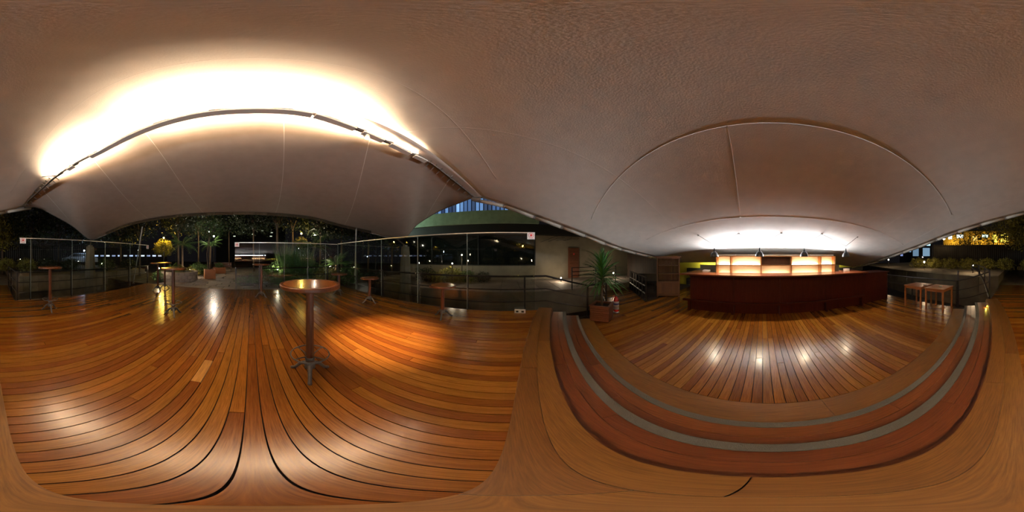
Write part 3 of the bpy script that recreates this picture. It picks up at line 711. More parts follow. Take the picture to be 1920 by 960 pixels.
# light trough on top
tr = thing('light_trough', 'long grey fluorescent light trough on top of the back bar shelving', 'lamp', (.56, 6.47, LZ+1.76))
W = (bx[-1]-bx[0])/2
part('tray', MB().box((-W, -.10, 0), (W, .12, .015)), M_house, tr)
part('back_lip', MB().box((-W, .10, .015), (W, .12, .052)), M_house, tr)
part('front_lip', MB().box((-W, -.10, .015), (W, -.085, .052)), M_house, tr)
for k in range(4):
    x0 = -W+.05+k*(2*W-.1)/4; x1 = x0+(2*W-.1)/4-.06
    tb = part('tube_lamp', MB().tube([(x0, 0, .04), (x1, 0, .04)], .013, 8), emis('fluorescent', (.85, .95, 1), 12), tr)
    lamp(tr, 'AREA', ((x0+x1)/2, 0, .058), P_TROUGH, (.82, .92, 1), x1-x0, (0, -1.2, 1), sy=.05)
# pendants
def pendant(x, y, zb, label):
    t = thing('pendant_lamp', label, 'lamp', (x, y, zb), 0, 'pendant lamps over the bar')
    part('lamp_shade', MB().lathe([(.028, .165), (.05, .155), (.085, .12), (.108, .07), (.118, .02), (.122, 0), (.117, .001), (.103, .07), (.08, .115), (.045, .148), (.026, .158)], n=32, cap=False), mat('shade_enamel', (.012, .014, .017), .35, .0, coat=.2) if 'shade_enamel' not in bpy.data.materials else bpy.data.materials['shade_enamel'], t, True)
    part('neck', MB().lathe([(.028, .16), (.024, .20), (.016, .22), (.014, .26), (.007, .275)], n=14), M_black, t, True)
    part('bulb', MB().lathe([(.004, .03), (.025, .04), (.03, .065), (.02, .095), (.012, .12)], n=14), emis('pendant_bulb', (1, .85, .62), 50), t, True)
    part('cord', MB().tube([(0, 0, .27), (0, 0, .36)], .004, 5), M_seam, t)
    lamp(t, 'SPOT', (0, 0, .035), P_PENDANT, (1, .80, .52), .028, (0, 0, -1), 128, blend=.5)
    return t
PX = [-1.43, -.09, 1.22, 2.62]; PZ = [1.41, 1.42, 1.42, 1.41]
PL = ['pendant lamp over the bar, nearest the bookcase', 'pendant lamp over the bar, second from the bookcase', 'pendant lamp over the bar, second from the side tables', 'pendant lamp over the bar, nearest the side tables']
for x, z, l in zip(PX, PZ, PL): pendant(x, 4.68, z-.02, l)
hx = [(1309, 441), (1385, 438), (1465, 437), (1541, 439), (1608, 444)]
hooks = []
for u, v in hx:
    for k in range(40):                                     # march out to the ceiling
        d = 3.5+k*.06; p = pd(u, v, d)
        if p.z > shell_z(p.x, p.y)-.015: break
    hooks.append(p)
M_cord = mat('pale_cord', (.16, .13, .10), .7)
for i in range(4):
    j = Vector((PX[i], 4.68, PZ[i]+.34)); t = thing('cable', ['V-shaped cord carrying the pendant nearest the bookcase', 'V-shaped cord carrying the pendant second from the bookcase', 'V-shaped cord carrying the pendant second from the side tables', 'V-shaped cord carrying the pendant nearest the side tables'][i], 'cord', j, 0, 'pendant cords')
    for hk in (hooks[i], hooks[i+1]): part('cord', MB().tube([(0, 0, 0), (hk-j)*.5-Vector((0, 0, .006)), hk-j], .006, 5), M_cord, t)
for i, hk in enumerate(hooks):
    t = thing('ceiling_hook', ['ceiling hook nearest the bookcase', 'second ceiling hook from the bookcase', 'middle of the five ceiling hooks over the bar', 'fourth ceiling hook from the bookcase', 'ceiling hook nearest the side tables'][i], 'hook', hk, 0, 'ceiling hooks over the bar')
    part('plate', MB().lathe([(.035, -.005), (.035, .012)], n=14), M_cord, t); part('hook', MB().tube([(0, 0, 0), (.015, 0, -.02), (0, 0, -.035), (-.015, 0, -.02)], .005, 5), M_iron, t)

# ------------------------------------------------------------------ bookcase
sx, cy, _ = pdir(1253, 480)
bk = thing('bookcase', 'empty brown wooden bookcase with two doors below, left of the bar', 'bookcase', (sx*6.75, cy*6.75, LZ), math.atan2(cy, sx)-PI/2)
def K(a, b, nm, m=M_case): return part(nm, MB().box(a, b), m, bk)
K((-.48, 0, .0), (-.43, .38, 1.70), 'side_panel'); K((.43, 0, .0), (.48, .38, 1.70), 'side_panel')
K((-.53, -.03, 1.70), (.53, .40, 1.735), 'cornice'); K((-.43, 0, 1.64), (.43, .03, 1.70), 'top_rail')
for z in (1.33, .99, .66): K((-.43, .0, z), (.43, .36, z+.03), 'shelf')
for k in range(6): K((-.43+k*.1433, .36, .06), (-.43+k*.1433+.140, .38, 1.69), 'back_board')
for s in (0, 1):
    d = K((-.428+s*.43, .0, .13), (-.002+s*.43, .02, .655), 'door')
    for q in range(3): part('board', MB().box((-.40+s*.43+q*.124, -.008, .17), (-.40+s*.43+q*.124+.118, .0, .62)), M_case, d)
K((-.43, .0, .06), (.43, .03, .125), 'plinth')
# planks on the side of the bar end: dark railing left of bookcase
t = thing('railing', 'dark slatted railing left of the bookcase', 'railing', (-4.02, 4.62, LZ))
for z in (.93, .6, .3): part('handrail' if z > .9 else 'mid_rail', MB().tube([(0, 0, z), (-.9, .55, z), (-2.4, 1.45, z)], .028, 6), M_steel, t)
for k in range(7): part('post', MB().box((-k*.4-.03, k*.242-.02, -.2), (-k*.4+.03, k*.242+.02, .95)), M_steel, t)
t = thing('bench', 'low dark bench between the slatted railing and the bookcase', 'bench', (-5.3, 6.1, LZ), .5)
part('seat', MB().box((-.5, -.2, .42), (.5, .2, .47)), M_black, t); part('backrest', MB().box((-.5, .18, .47), (.5, .22, .85)), M_black, t)
for a in (-.46, .42):
    for b in (-.18, .14): part('leg', MB().box((a, b, -.0), (a+.04, b+.04, .42)), M_black, t)
struct('floor', MB().box((-6.6, 4.7, LZ-.09), (-3.99, 8.9, LZ-.01)), M_sub, 'dark floor around the bookcase', cat='floor')

# ------------------------------------------------------------------ side tables, ashtrays, dish
def side_table(x0, y0, w, d, label):
    t = thing('side_table', label, 'table', (x0+w/2, y0+d/2, LZ), 0, 'wooden side tables'); w2, d2 = w/2, d/2
    part('tabletop', MB().box((-w2-.02, -d2-.02, .725), (w2+.02, d2+.02, .752)), M_sidet, t)
    for s in (-1, 1):
        part('apron', MB().box((s*(w2-.025)-.01, -d2+.05, .65), (s*(w2-.025)+.01, d2-.05, .724)), M_sidet, t)
        part('apron', MB().box((-w2+.05, s*(d2-.025)-.01, .65), (w2-.05, s*(d2-.025)+.01, .724)), M_sidet, t)
        for q in (-1, 1): part('leg', MB().box((s*(w2-.025)-.024, q*(d2-.025)-.024, 0), (s*(w2-.025)+.024, q*(d2-.025)+.024, .724)), M_sidet, t)
side_table(4.27, 2.92, .70, .68, 'square wooden side table next to the service counter')
side_table(4.27, 2.13, .70, .64, 'square wooden side table next to the curved steps')
for (x, y, l) in ((4.62, 2.40, 'clear glass ashtray on the side table next to the steps'), (4.6, 2.98, 'clear glass ashtray on the side table next to the service counter')):
    t = thing('ashtray', l, 'ashtray', (x, y, LZ+.753), 0, 'glass ashtrays')
    part('bowl', MB().lathe([(.03, 0), (.055, .005), (.06, .03), (.05, .03), (.045, .01), (.01, .008)], n=20), mat('clear_glass', (.6,.6,.58), .08, spec=1, coat=1) if 'clear_glass' not in bpy.data.materials else bpy.data.materials['clear_glass'], t, True)
t = thing('dish', 'white dish on the floor beneath the side table next to the steps', 'dish', (4.8, 2.42, LZ+.001))
part('bowl', MB().lathe([(.05, 0), (.09, .015), (.11, .035), (.10, .035), (.08, .02), (.01, .012)], n=24), M_white, t, True)

# ------------------------------------------------------------------ fire extinguisher
e = thing('fire_extinguisher', 'red fire extinguisher on a chrome stand beside the potted plant', 'extinguisher', (-3.72, 2.96, LZ), face(1155)+PI/2)
M_exr = mat('red_enamel', (.55, .018, .01), .25, coat=.5)
part('cylinder', MB().lathe([(.02, .07), (.075, .08), (.08, .10), (.08, .44), (.07, .49), (.04, .525), (.028, .54), (.028, .56)], n=24), M_exr, e, True)
part('label_plate', MB().lathe([(.0812, .24), (.0812, .40)], n=24, cap=False), M_white, e)
part('label_band', MB().lathe([(.0816, .15), (.0816, .23)], n=24, cap=False), mat('grey_band', (.45,.45,.45), .4), e)
part('label_mark', MB().lathe([(.0818, .30), (.0818, .345)], n=24, cap=False), mat('blue_band', (.08,.12,.4), .4), e)
part('valve', MB().box((-.025, -.025, .555), (.025, .025, .60)), M_chrome, e)
part('handle', MB().tube([(-.02, 0, .60), (.05, 0, .615), (.10, 0, .64)], .008, 6).tube([(-.02, 0, .585), (.05, 0, .58), (.09, 0, .57)], .008, 6), M_chrome, e)
part('hose', MB().tube([(-.02, 0, .585), (-.08, 0, .56), (-.105, 0, .45), (-.105, 0, .28), (-.10, 0, .16)], .014, 8), mat('orange_hose', (.6,.12,.03), .4), e, True)
part('stand', MB().lathe([(.085, 0), (.095, .01), (.088, .06), (.08, .075)], n=24), M_chrome, e, True)

# ------------------------------------------------------------------ potted plant
pp = thing('potted_plant', 'tall strap-leaved potted plant in a slatted wooden planter by the steps', 'plant', (-3.58, 2.37, LZ), face(1125, -.3))
M_pl = wood('planter_wood', [(.14,.045,.02), (.18,.06,.03)], 'X', rough=.5)
h = .25
for s4 in range(4):
    for k in range(7):
        z = .03+k*.058; mb = MB(); mb.box((-h, -h, z), (h, -h+.02, z+.05), rz=s4*PI/2); part('slat', mb, M_pl, pp)
mb = MB(); mb.box((-h-.02, -h-.02, .435), (h+.02, -h+.04, .46)).box((-h-.02, h-.04, .435), (h+.02, h+.02, .46)).box((-h-.02, -h+.04, .435), (-h+.04, h-.04, .46)).box((h-.04, -h+.04, .435), (h+.02, h-.04, .46))
part('rim', mb, M_pl, pp); part('liner', MB().box((-h+.022, -h+.022, .01), (h-.022, h-.022, .40)), M_sub, pp)
part('trunk', MB().tube([(0, 0, .38), (.01, 0, .7), (0, .015, 1.0), (.0, 0, 1.45)], [.035, .03, .028, .02], 8), M_bark, pp, True)
random.seed(21); lm = []
for q in range(5):
    mb = MB(); n = 8; L = .56+.05*q; vs = []; droop = .15+.16*q
    for i in range(n+1):
        t_ = i/n; w = .024*math.sin(PI*min(1, .12+t_*.88))**.7*(1 if t_ < .98 else .2)
        x = L*t_*(1-.12*droop*t_); z = L*(.35*t_-droop*t_*t_)
        vs += [(x, -w, z+.006), (x, 0, z), (x, w, z+.006)]
    fs = [(i*3+k, i*3+k+1, i*3+k+4, i*3+k+3) for i in range(n) for k in range(2)]
    mb.add(vs, fs); lm.append(mb.mesh('leaf', M_palm, True))
for k in range(125):
    f = k/125; o = link('leaf', lm[min(4, int((1-f)*5)+random.choice((0, 0, -1)) if f > 0 else 4)], pp)
    o.location = (0, 0, .98+.48*f+random.uniform(-.03, .03))
    o.rotation_euler = (random.uniform(-.2, .2), -math.radians(2+80*f**1.3+random.uniform(-14, 14)), k*2.399+random.uniform(-.2, .2))

# ------------------------------------------------------------------ vegetation, lamps, fence and far buildings
def leafcloud(n, rx, ry, rz_, size, seed, shellf=.55):
    rs = np.random.RandomState(seed); mb = MB()
    vs = []; fs = []
    for i in range(n):
        v = rs.normal(size=3); v /= np.linalg.norm(v); r = (shellf+(1-shellf)*rs.rand())
        nz = noise.noise(Vector(v*2.2+seed)); r *= 1+.45*nz
        c = v*r*np.array([rx, ry, rz_]); a = rs.normal(size=3); a /= np.linalg.norm(a); b = np.cross(a, rs.normal(size=3)); b /= np.linalg.norm(b)+1e-9
        s = size*(.6+.8*rs.rand()); k = len(vs)
        vs += [c-a*s, c-b*s*.35, c+a*s, c+b*s*.35]; fs.append((k, k+1, k+2, k+3))
    mb.v = [tuple(map(float, v)) for v in vs]; mb.f = fs; return mb
CLOUD = {}
def crown_mesh(kind, m):
    key = (kind, m.name)
    if key not in CLOUD:
        spec = {'round': (3600, 1, 1, .8, .06), 'loose': (1700, 1, 1, .9, .055), 'shrub': (1500, 1, 1, .75, .08), 'tall': (3000, .7, .7, 1.3, .06)}[kind]
        CLOUD[key] = leafcloud(*spec, seed=hash(kind) % 97 if False else len(CLOUD)+3).mesh('foliage', m)
    return CLOUD[key]
def tree(u, d, htot, r, label, kind='round', m=None, trunk=.09, z0=-.1, group='dark trees around the deck', lean=0):
    sx, cy, _ = pdir(u, 480); m = m or M_leafd
    t = thing('tree', label, 'tree', (sx*d, cy*d, z0), u*.13, group)
    zc = htot-r*.8; mb = MB()
    mb.tube([(0, 0, -.1), (.05+lean*.3, 0, zc*.5), (lean, .05, zc)], [trunk, trunk*.8, trunk*.5], 7)
    for k in range(5):
        a = k*1.256+u; mb.tube([(lean*.8, 0, zc*.72), (lean+math.cos(a)*r*.4, math.sin(a)*r*.4, zc+r*.1), (lean+math.cos(a)*r*.75, math.sin(a)*r*.75, zc+r*.45)], [trunk*.45, trunk*.3, trunk*.12], 5)
    part('trunk', mb, M_bark, t, True)
    c = link('foliage', crown_mesh(kind, m), t, (lean, 0, zc)); c.scale = (r, r, r); c['kind'] = 'stuff'
    return t
def shrub(u, d, r, label, m=None, z0=-.1, group='garden shrubs', kind='shrub'):
    sx, cy, _ = pdir(u, 480); t = thing('shrub', label, 'shrub', (sx*d, cy*d, z0), u*.2, group)
    mb = MB()
    for k in range(5): a = k*1.256; mb.tube([(0, 0, 0), (math.cos(a)*r*.3, math.sin(a)*r*.3, r*.5), (math.cos(a)*r*.55, math.sin(a)*r*.55, r*.9)], [.02, .014, .006], 5)
    part('stem', mb, M_bark, t); c = link('foliage', crown_mesh(kind, m or M_leaf), t, (0, 0, r*.6)); c.scale = (r, r, r*.85); c['kind'] = 'stuff'; return t
FR = {}
def frond_mesh(L, droop, m):
    mb = MB(); n = 14; pts = []
    for i in range(n+1):
        f = i/n; pts.append(Vector((L*f*(1-.15*droop*f), 0, L*(.45*f-droop*f*f))))
    mb.tube(pts, [.012*(1-f/(n+1)) for f in range(n+1)], 4)
    for i in range(2, n):
        for s in (-1, 1):
            p = pts[i]; l = L*.34*math.sin(PI*(i/n)*.85+.25)
            tip = p+Vector((l*.45, s*l*.8, -l*.5)); w = Vector((.022, 0, 0))
            mb.add([p-w, p+w, tip], [(0, 1, 2)])
    return mb.mesh('frond', m)
def palm(u, d, h, L, n, label, m, z0=-.1, group='garden palms'):
    sx, cy, _ = pdir(u, 480); t = thing('palm', label, 'palm', (sx*d, cy*d, z0), u*.3, group)
    if h > .15: part('trunk', MB().tube([(0, 0, -.1), (.06, 0, h*.5), (0, 0, h)], [.09, .07, .06], 8), M_bark, t, True)
    key = (round(L, 1), m.name)
    if key not in FR: FR[key] = [frond_mesh(L, dr, m) for dr in (.3, .6, .95)]
    for k in range(n):
        o = link('frond', FR[key][k % 3], t, (0, 0, h)); o.rotation_euler = (0, -random.uniform(-.1, .7), k*2.399)
    return t
def grasses(u, d, r, n, hh, label, m, z0=-.1):
    sx, cy, _ = pdir(u, 480); t = thing('ornamental_grass', label, 'grass', (sx*d, cy*d, z0), 0, 'clumps of tall blades')
    mb = MB(); rs = random.Random(u)
    for k in range(n):
        a = rs.uniform(0, 2*PI); q = r*rs.random()**.5; x, y = q*math.cos(a), q*math.sin(a); l = hh*rs.uniform(.5, 1); dx, dy = rs.uniform(-.3, .3)*l, rs.uniform(-.3, .3)*l
        w = .012; mb.add([(x-w, y, 0), (x+w, y, 0), (x+dx*.5+w, y+dy*.5, l*.6), (x+dx*.5-w, y+dy*.5, l*.6), (x+dx, y+dy, l)], [(0, 1, 2, 3), (3, 2, 4)])
    o = part('blades', mb, m, t); o['kind'] = 'stuff'; return t
# trees, from the sign screen round past the garden to the cream wall
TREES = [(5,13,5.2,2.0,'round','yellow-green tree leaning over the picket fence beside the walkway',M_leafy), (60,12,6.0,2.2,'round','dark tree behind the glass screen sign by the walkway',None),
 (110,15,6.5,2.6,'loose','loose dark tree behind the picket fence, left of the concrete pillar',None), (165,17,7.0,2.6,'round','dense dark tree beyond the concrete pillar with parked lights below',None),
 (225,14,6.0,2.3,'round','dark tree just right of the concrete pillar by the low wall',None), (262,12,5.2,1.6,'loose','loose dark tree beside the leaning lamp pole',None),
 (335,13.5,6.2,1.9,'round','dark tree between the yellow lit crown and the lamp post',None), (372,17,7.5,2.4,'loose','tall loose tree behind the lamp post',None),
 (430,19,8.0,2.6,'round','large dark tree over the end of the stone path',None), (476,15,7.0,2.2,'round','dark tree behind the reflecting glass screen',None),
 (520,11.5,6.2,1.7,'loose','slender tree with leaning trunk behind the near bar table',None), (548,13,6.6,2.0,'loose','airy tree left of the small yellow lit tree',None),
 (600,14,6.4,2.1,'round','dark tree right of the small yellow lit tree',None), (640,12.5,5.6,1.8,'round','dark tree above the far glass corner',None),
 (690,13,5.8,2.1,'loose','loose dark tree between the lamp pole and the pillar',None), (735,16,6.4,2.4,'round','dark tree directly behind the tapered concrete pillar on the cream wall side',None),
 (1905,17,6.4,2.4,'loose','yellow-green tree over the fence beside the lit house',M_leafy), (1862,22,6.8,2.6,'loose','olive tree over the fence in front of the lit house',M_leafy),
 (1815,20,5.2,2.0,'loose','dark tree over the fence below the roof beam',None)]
for u, d, hh, r, kd, lb, m in TREES: tree(u, d, hh, r, lb, kd, m)
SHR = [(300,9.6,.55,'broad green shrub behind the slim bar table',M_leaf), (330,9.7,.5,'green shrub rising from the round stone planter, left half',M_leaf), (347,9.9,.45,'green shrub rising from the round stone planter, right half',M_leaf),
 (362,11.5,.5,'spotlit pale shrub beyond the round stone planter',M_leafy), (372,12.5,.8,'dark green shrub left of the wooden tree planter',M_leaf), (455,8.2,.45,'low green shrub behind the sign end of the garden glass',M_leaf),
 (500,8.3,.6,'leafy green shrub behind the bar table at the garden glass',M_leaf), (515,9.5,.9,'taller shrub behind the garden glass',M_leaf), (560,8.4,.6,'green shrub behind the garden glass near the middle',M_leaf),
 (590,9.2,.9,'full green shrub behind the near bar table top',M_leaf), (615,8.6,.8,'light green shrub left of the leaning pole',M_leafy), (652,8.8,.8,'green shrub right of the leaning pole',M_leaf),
 (700,8.8,.6,'dark shrub beyond the low tables',M_leafd), (800,9.3,.7,'low dark shrub against the long dark window',M_leafd), (845,9.0,.75,'spotlit tan shrub standing in for a reflection in the long dark window',M_leafy), (875,9.2,.6,'stand-in shrub for a reflection below the second light at the dark window',M_leaf),  # shrubs at the dark window stand in for plants mirrored in its glass
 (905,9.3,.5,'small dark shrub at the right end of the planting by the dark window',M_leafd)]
for u, d, r, lb, m in SHR: shrub(u, d, r, lb, m)
for i, (u, d) in enumerate([(1722,14), (1752,13.4), (1782,12.9), (1815,12.4), (1850,12), (1885,12), (12,11.5), (50,11), (90,11), (130,11.5), (200,12), (240,13)]):
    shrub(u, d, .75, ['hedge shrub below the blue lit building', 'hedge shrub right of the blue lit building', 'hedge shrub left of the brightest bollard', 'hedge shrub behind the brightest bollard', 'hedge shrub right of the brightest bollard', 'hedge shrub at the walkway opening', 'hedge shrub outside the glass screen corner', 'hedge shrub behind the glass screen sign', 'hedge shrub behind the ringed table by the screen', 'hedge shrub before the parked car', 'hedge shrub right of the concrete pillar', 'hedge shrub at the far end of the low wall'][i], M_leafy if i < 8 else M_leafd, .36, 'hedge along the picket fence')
random.seed(31)
for u, d, h_, L, n, lb, m in [(342,12.2,2.3,1.4,16,'feathery palm left of the lamp post',M_leaf), (395,14.5,2.4,1.3,14,'palm behind the lamp post',M_leaf), (588,10.5,2.1,1.3,16,'palm behind the near bar table',M_leaf), (630,9.6,1.0,1.1,14,'low palm left of the far glass corner',M_leaf), (318,10.2,.6,.8,12,'small palm in the round stone planter',M_leaf), (345,10.4,.6,.7,12,'smaller spotlit palm in the round stone planter',M_leafy)]:
    palm(u, d, h_, L, n, lb, m)
for u, d, r, n, hh, lb, m in [(540,9.5,.5,220,2.6,'tall reedy grass clump behind the garden glass',M_leaf), (570,9.2,.5,220,2.4,'second reedy grass clump behind the garden glass',M_leaf), (480,8.6,.5,160,.8,'short blade clump behind the sign end of the garden glass',M_leaf), (530,8.2,.5,160,.7,'short blade clump at the foot of the reedy grass',M_leaf),
        (830,9.1,.8,240,.9,'dry blade clump under the dark window, left',M_leafy), (870,9.1,.8,240,.8,'dry blade clump under the dark window, right',M_leafy)]:
    grasses(u, d, r, n, hh, lb, m)

# planters, garden bench, round planter
def wplanter(u, d, w, dep, hh, label, trunks):
    sx, cy, _ = pdir(u, 480); t = thing('planter', label, 'planter', (sx*d, cy*d, -.01), face(u)+PI/2+.15)
    for s, (a, b) in enumerate((((-w/2, -dep/2), (w/2, -dep/2+.03)), ((-w/2, dep/2-.03), (w/2, dep/2)), ((-w/2, -dep/2+.03), (-w/2+.03, dep/2-.03)), ((w/2-.03, -dep/2+.03), (w/2, dep/2-.03)))):
        part('side', MB().box((a[0], a[1], 0), (b[0], b[1], hh)), M_sidet, t)
    part('soil', MB().box((-w/2+.03, -dep/2+.03, 0), (w/2-.03, dep/2-.03, hh-.05)), M_ground, t)
    return t
wplanter(393, 10.4, .68, .6, .58, 'square orange wooden planter holding two thin trunks on the path', 2)
t = tree(393, 10.4, 3.6, 1.0, 'twin stemmed tree growing out of the square wooden planter', 'loose', M_leaf, .03, .45, 'potted trees')
part('stem', MB().tube([(.12, 0, .0), (.2, 0, 1.1), (.05, 0, 2.2)], .022, 6), M_bark, t)
wplanter(411, 13.4, 1.0, .5, .5, 'long low wooden planter behind the square one', 0); shrub(411, 13.4, .4, 'low shrub filling the long wooden planter', M_leaf, .42, 'potted shrubs')
t = thing('bench', 'dark garden bench behind the long wooden planter', 'bench', tuple(pd(418, 480, 14.8)[:2])+(-.02,), face(418)+PI/2)
part('seat', MB().box((-.8, -.2, .42), (.8, .2, .47)), M_case, t)
for k in range(3): part('slat', MB().box((-.8, .2, .52+k*.12), (.8, .23, .60+k*.12)), M_case, t)
for a in (-.75, .7): part('leg', MB().box((a, -.2, 0), (a+.06, .23, .42)), M_case, t)
pc = pd(336, 480, 9.9)
t = thing('stone_planter', 'round low stone planter wall beside the garden path', 'planter', (pc.x, pc.y, -.05))
for row in range(3):
    for k in range(22):
        a0 = 2*PI*(k+.5*(row % 2))/22; a1 = a0+2*PI/22*.95; r0, r1 = .95, 1.12+random.uniform(-.01, .015)
        part('stone', MB().prism([(r1*math.cos(a0), r1*math.sin(a0)), (r1*math.cos(a1), r1*math.sin(a1)), (r0*math.cos(a1), r0*math.sin(a1)), (r0*math.cos(a0), r0*math.sin(a0))], row*.19, row*.19+.18), M_stone, t)
part('soil', MB().lathe([(.95, 0), (.95, .5)], n=22), M_ground, t)
# tapered pillars under the canopy anchors
for u, d, lb in ((169, 7.7, 'tapered concrete pillar beneath the canopy corner beyond the low wall side screen'), (760, 7.7, 'tapered concrete pillar beneath the canopy corner on the cream wall side')):
    p = pd(u, 480, d); t = thing('anchor_pillar', lb, 'pillar', (p.x, p.y, -1.19), 0, 'tapered canopy anchor pillars')
    part('shaft', MB().lathe([(.42, 0), (.28, .9), (.235, 2.5), (.19, 3.05)], n=10), M_conc, t)
    part('cap', MB().lathe([(.12, 3.05), (.12, 3.12)], n=10), M_truss, t)
    q = edge(.19 if u < 400 else .775); part('stay', MB().tube([(0, 0, 3.1), (q-Vector((p.x, p.y, -1.19)))], .03, 8), M_truss, t)
# leaning poles
for a, b, lb in (((250, 517, 8.6), (267, 425, 8.3), 'slim pale leaning pole outside the side glass screen'), ((665, 517, 8.4), (668, 424, 7.7), 'slim pale upright pole near the far glass corner')):
    A_, B_ = pd(*a), pd(*b); t = thing('canopy_pole', lb, 'pole', A_, 0, 'slim canopy poles')
    part('pole', MB().tube([(0, 0, -.4), B_-A_], .03, 8), mat('pole_paint', (.35,.32,.28), .5) if 'pole_paint' not in bpy.data.materials else bpy.data.materials['pole_paint'], t); part('foot', MB().lathe([(.07, -.42), (.07, -.38)], n=12), M_truss, t)

def post_lamp(u, v, d, zb, power, col, label, r=.05, estr=40, name='lamp_post', grp='garden lamps'):
    p = pd(u, v, d); t = thing(name, label, 'lamp', (p.x, p.y, zb), 0, grp); hz = p.z-zb
    part('pole', MB().tube([(0, 0, 0), (0, 0, max(.02, hz-r))], .025, 6), M_steel, t)
    part('bulb', MB().lathe([(.01, hz-r), (r*.8, hz-r*.6), (r, hz), (r*.8, hz+r*.6), (.01, hz+r)], n=12), emis('bulb', col, estr), t, True)
    if power: lamp(t, 'POINT', (0, 0, hz+r+.03), power*P_GARDEN, col, r)
    return t
W1 = (1, .72, .42)
post_lamp(1824, 497, 9.6, .42, 30, W1, 'brightest bollard lamp on the low curved wall', .05, 90, 'bollard', 'bollard lamps'); post_lamp(1733, 491, 12.2, .42, 26, W1, 'bollard lamp below the blue lit building', .06, 60, 'bollard', 'bollard lamps')
post_lamp(1666, 487, 15.0, .42, 14, W1, 'bollard lamp just right of the service counter', .05, 40, 'bollard', 'bollard lamps')
post_lamp(1770, 448, 16, .42, 30, W1, 'tall lamp shining just under the roof edge beam', .09, 90)
post_lamp(401, 443, 13.5, -.02, 120, (1, .86, .66), 'tall garden lamp post behind the square wooden planter', .07, 120)
post_lamp(392, 434, 16, -.02, 20, (1, .86, .66), 'smaller light up and left of the garden lamp post', .05, 50)
post_lamp(590, 441, 13, -.02, 25, (1, .82, .6), 'small garden light right of the small yellow lit tree', .05, 60)
post_lamp(565, 438, 12.2, -.02, 30, (1, .62, .12), 'amber lamp inside the small yellow lit tree', .06, 60)
tree(565, 12.8, 3.0, .55, 'small yellow lit tree behind the garden glass', 'loose', M_leafy, .04)
post_lamp(307, 446, 15.0, -.02, 260, (1, .62, .08), 'amber lamp inside the round yellow lit tree', .07, 50)
tree(307, 15.6, 3.1, 1.0, 'round yellow lit tree beyond the side glass', 'round', M_leafy, .06)
for u, v, d, pw, lb in ((356, 506, 11.0, 30, 'ground spotlight on the pale shrub by the stone planter'), (1052, 521, 9.2, 22, 'small ground lamp at the foot of the cream wall, left of the slatted door'), (1150, 512, 10.5, 14, 'small ground lamp seen behind the potted plant'),
                    (848, 494, 8.8, 16, 'ground lamp in the planting under the dark window'), (866, 478, 9.4, 6, 'small lamp among plants at the dark window'), (298, 503, 9.0, 12, 'warm ground lamp beyond the slim bar table'), (520, 505, 9.0, 22, 'spotlight among shrubs behind the garden glass'), (620, 500, 9.2, 16, 'spotlight among shrubs left of the leaning pole')):
    post_lamp(u, v, d, (-.04 if u > 800 else -.06), pw, (1, .8, .55), lb, .03, 40, 'garden_spotlight', 'low garden spotlights')
for u, v, d, col, lb in ((110, 458, 30, (.7,1,.9), 'tiny white street light seen through the glass beyond the ringed table'), (56, 483, 25, (.6,.7,1), 'tiny bluish light low behind the glass screen'), (79, 420, 35, (.5,.9,1), 'cyan light high above the glass screen sign'),
                         (1794, 483, 26, (.9,.9,1), 'tiny white light left of the brightest bollard'), (1842, 484, 26, (.8,.9,1), 'tiny white light right of the brightest bollard'), (1892, 465, 30, (.4,.5,1), 'blue light behind the pickets near the walkway'),
                         (689, 481, 24, (.6,.75,1), 'small blue light beyond the middle low table'), (560, 466, 20, (1,1,.9), 'tiny white light behind the near bar table'), (330, 423, 22, (.9,.95,1), 'tiny white light above the palm'), (778, 494, 14, (.6,.75,1), 'small blue light right of the tapered pillar'), (1730, 482, 28, (1,.8,.7), 'tiny light above the bollard below the blue building')):
    post_lamp(u, v, d, -.06, 0, col, lb, .07 if d > 22 else .045, 12, 'distant_lamp', 'distant lights')
# step light
t = thing('step_light', 'small yellow light at the right end of the top step', 'lamp', (4.60, arcy(4.6, RU0-.03), -.07)); part('lens', MB().box((-.05, -.005, -.012), (.05, .012, .012)), emis('step_lens', (1, .75, .05), 6), t); part('bezel', MB().box((-.06, -.004, -.02), (.06, .002, .02)), M_chrome, t)
lamp(t, 'POINT', (-.05, .03, 0), .9, (1, .75, .1), .01)

# picket fence outside the low wall
fn = thing('picket_fence', 'tall dark picket fence beyond the hedge', 'fence', (0, 0, .36)); M_pick = mat('picket_paint', (.035, .028, .022), .6)
pm = MB().box((-.025, -.02, 0), (.025, .02, 2.15)).mesh('slat', M_pick)
fp = []
for u in list(np.arange(1748, 1920, 3.6))+list(np.arange(1920, 2090, 3.6)):
    d = np.interp(u, [1700, 1800, 1880, 1960, 2090], [15.5, 14.0, 13.4, 13.4, 15.5]); p = pd(u, 480, d); fp.append(p)
    o = link('picket', pm, fn, (p.x, p.y, 0)); o.rotation_euler = (0, 0, face(u)+PI/2)
for z in (.25, 1.95): part('rail', MB().tube([(p.x, p.y, z) for p in fp[::6]+[fp[-1]]], .03, 5), M_pick, fn)
struct('ground', MB().prism([tuple(pd(u, 480, d)[:2]) for u, d in ((1750,17.0),(1800,16.8),(1880,16.2),(1960,16.4),(2020,17.5),(2020,19.5),(1960,18.4),(1880,18.2),(1800,18.8),(1750,19.0))], .36, 2.55), M_ground, 'dark earth bank behind the picket fence', cat='ground')
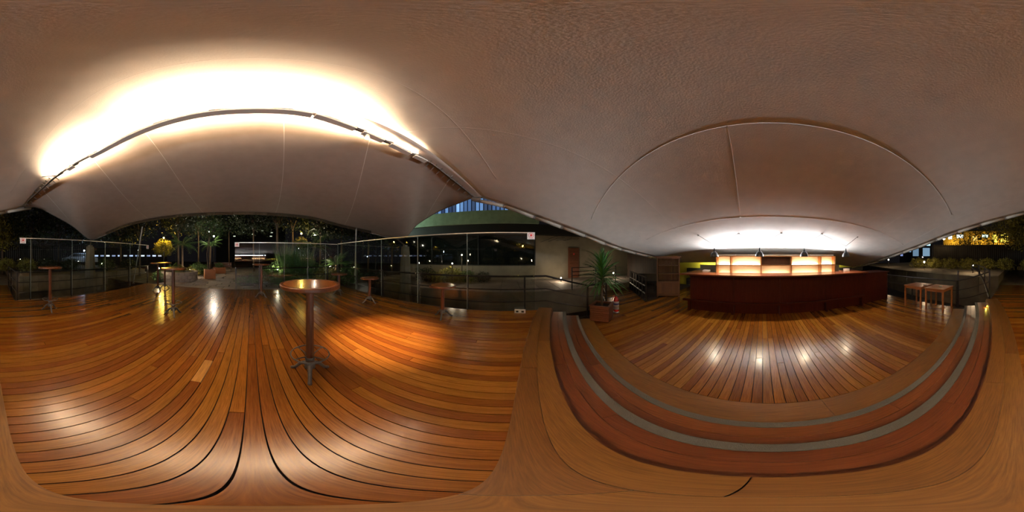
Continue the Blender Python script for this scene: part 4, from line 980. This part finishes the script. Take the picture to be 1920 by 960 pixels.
# parked car behind the fence
cp = pd(150, 480, 20); c = thing('car', 'pale parked car lit blue beyond the fence', 'car', (cp.x, cp.y, .36), face(150)+PI/2)
M_car = mat('car_paint', (.35, .4, .5), .25, .3, coat=.6)
prof = [(-2.1, .35), (-2.1, .8), (-1.4, .95), (-.7, 1.4), (.7, 1.42), (1.4, .98), (2.1, .85), (2.15, .35)]
mb = MB(); vs = [(x, s*(.85 if z < 1.2 else .65), z) for s in (-1, 1) for x, z in prof]
mb.add(vs, [tuple(range(7, -1, -1)), tuple(range(8, 16))]+[(i, (i+1) % 8, 8+(i+1) % 8, 8+i) for i in range(8)]); part('body', mb, M_car, c)
for x in (-1.3, 1.35):
    for s in (-.86, .74): part('wheel', MB().tube([(x, s, .33), (x, s+.12, .33)], .33, 16), M_hose, c)
part('window', MB().add([(-1.25, -.86, 1.0), (1.2, -.86, 1.0), (.65, -.74, 1.34), (-.65, -.74, 1.34)], [(0, 1, 2, 3)]), M_black, c)
post_lamp(158, 470, 18.5, .36, 40, (.6, .75, 1), 'cold street lamp over the parked car', .08, 30)
# far houses
def house(u, d, w, dep, z0, z1, m, label, wins, rz=0):
    p = pd(u, 480, d); t = thing('house', label, 'building', (p.x, p.y, 0), face(u)+PI/2+rz)
    part('wall', MB().box((-w/2, 0, z0), (w/2, dep, z1)), m, t)
    part('roof', MB().box((-w/2-.3, -.3, z1), (w/2+.3, dep, z1+.25)), M_black, t)
    for (x, z, ww, hh, col, st) in wins:
        f = part('window', MB().box((x-ww/2-.06, -.06, z-.06), (x+ww/2+.06, 0, z+hh+.06)), M_black, t)
        part('pane', MB().box((x-ww/2, -.08, z), (x+ww/2, -.06, z+hh)), emis('lit_pane', col, st), f)
    return t
M_hy = mat('ochre_wall', (.6, .42, .08), .8)
hs = house(1835, 34, 15, 5, -1.2, 6.6, M_hy, 'ochre house lit by yellow lamps beyond the picket fence', [(-6.0, 5.0, .8, .7, (.9,1,.95), 1.6), (-3.9, 5.2, 1.4, .7, (.9,1,.95), 2), (-.8, 4.6, 1.0, 1.0, (1,.7,.2), .8), (1.3, 5.3, 1.2, .6, (.7,1,.9), 2.5), (3.4, 4.3, 1.0, 1.6, (1,.75,.1), 1.5), (5.4, 4.3, 1.6, 1.9, (1,.75,.1), 1.4)])
for x in (-5, 0, 4): lamp(hs, 'POINT', (x, -1.6, 3.9), 170, (1, .65, .15), .2)
house(1728, 28, 3.6, 4, -1.2, 4.6, mat('slate_wall', (.05, .06, .08), .8), 'house with cold blue lit windows under the roof edge', [(.2, 3.2, 1.6, .9, (.45,.75,1), .9), (-1.0, 1.4, 1.0, 1.5, (.25,.42,.6), .35), (.8, 1.4, 1.2, 1.4, (.3,.5,.7), .4), (1.2, 3.2, .6, .9, (.5,.85,1), 1.2)])
house(1703, 32, 3.4, 4, -1.2, 4.2, mat('slate_wall_b', (.05, .06, .08), .8), 'smaller blue lit house partly hidden by the roof edge', [(0, 2.2, 1.8, .9, (.35,.6,.9), .5), (-1.3, 1.4, .5, .5, (.3,.4,.8), .5)])
house(235, 42, 22, 5, -1.2, 3.2, mat('far_wall', (.06, .06, .08), .8), 'long low building with a row of bluish windows beyond the low wall', [(-9+k*1.5, 1.3, .9, .35, (.5,.6,1) if k % 3 else (.8,.85,1), 1.2 if k % 2 else .5) for k in range(13)])
house(470, 60, 26, 6, -1.2, 13, mat('far_wall_b', (.03, .03, .035), .8), 'tall dark building with scattered lit windows over the path', [(-6+k*2.3+(k % 3), 8.6+(k*37 % 5)*.7, .8, .35, (.9,1,.75), .5) for k in range(7)])
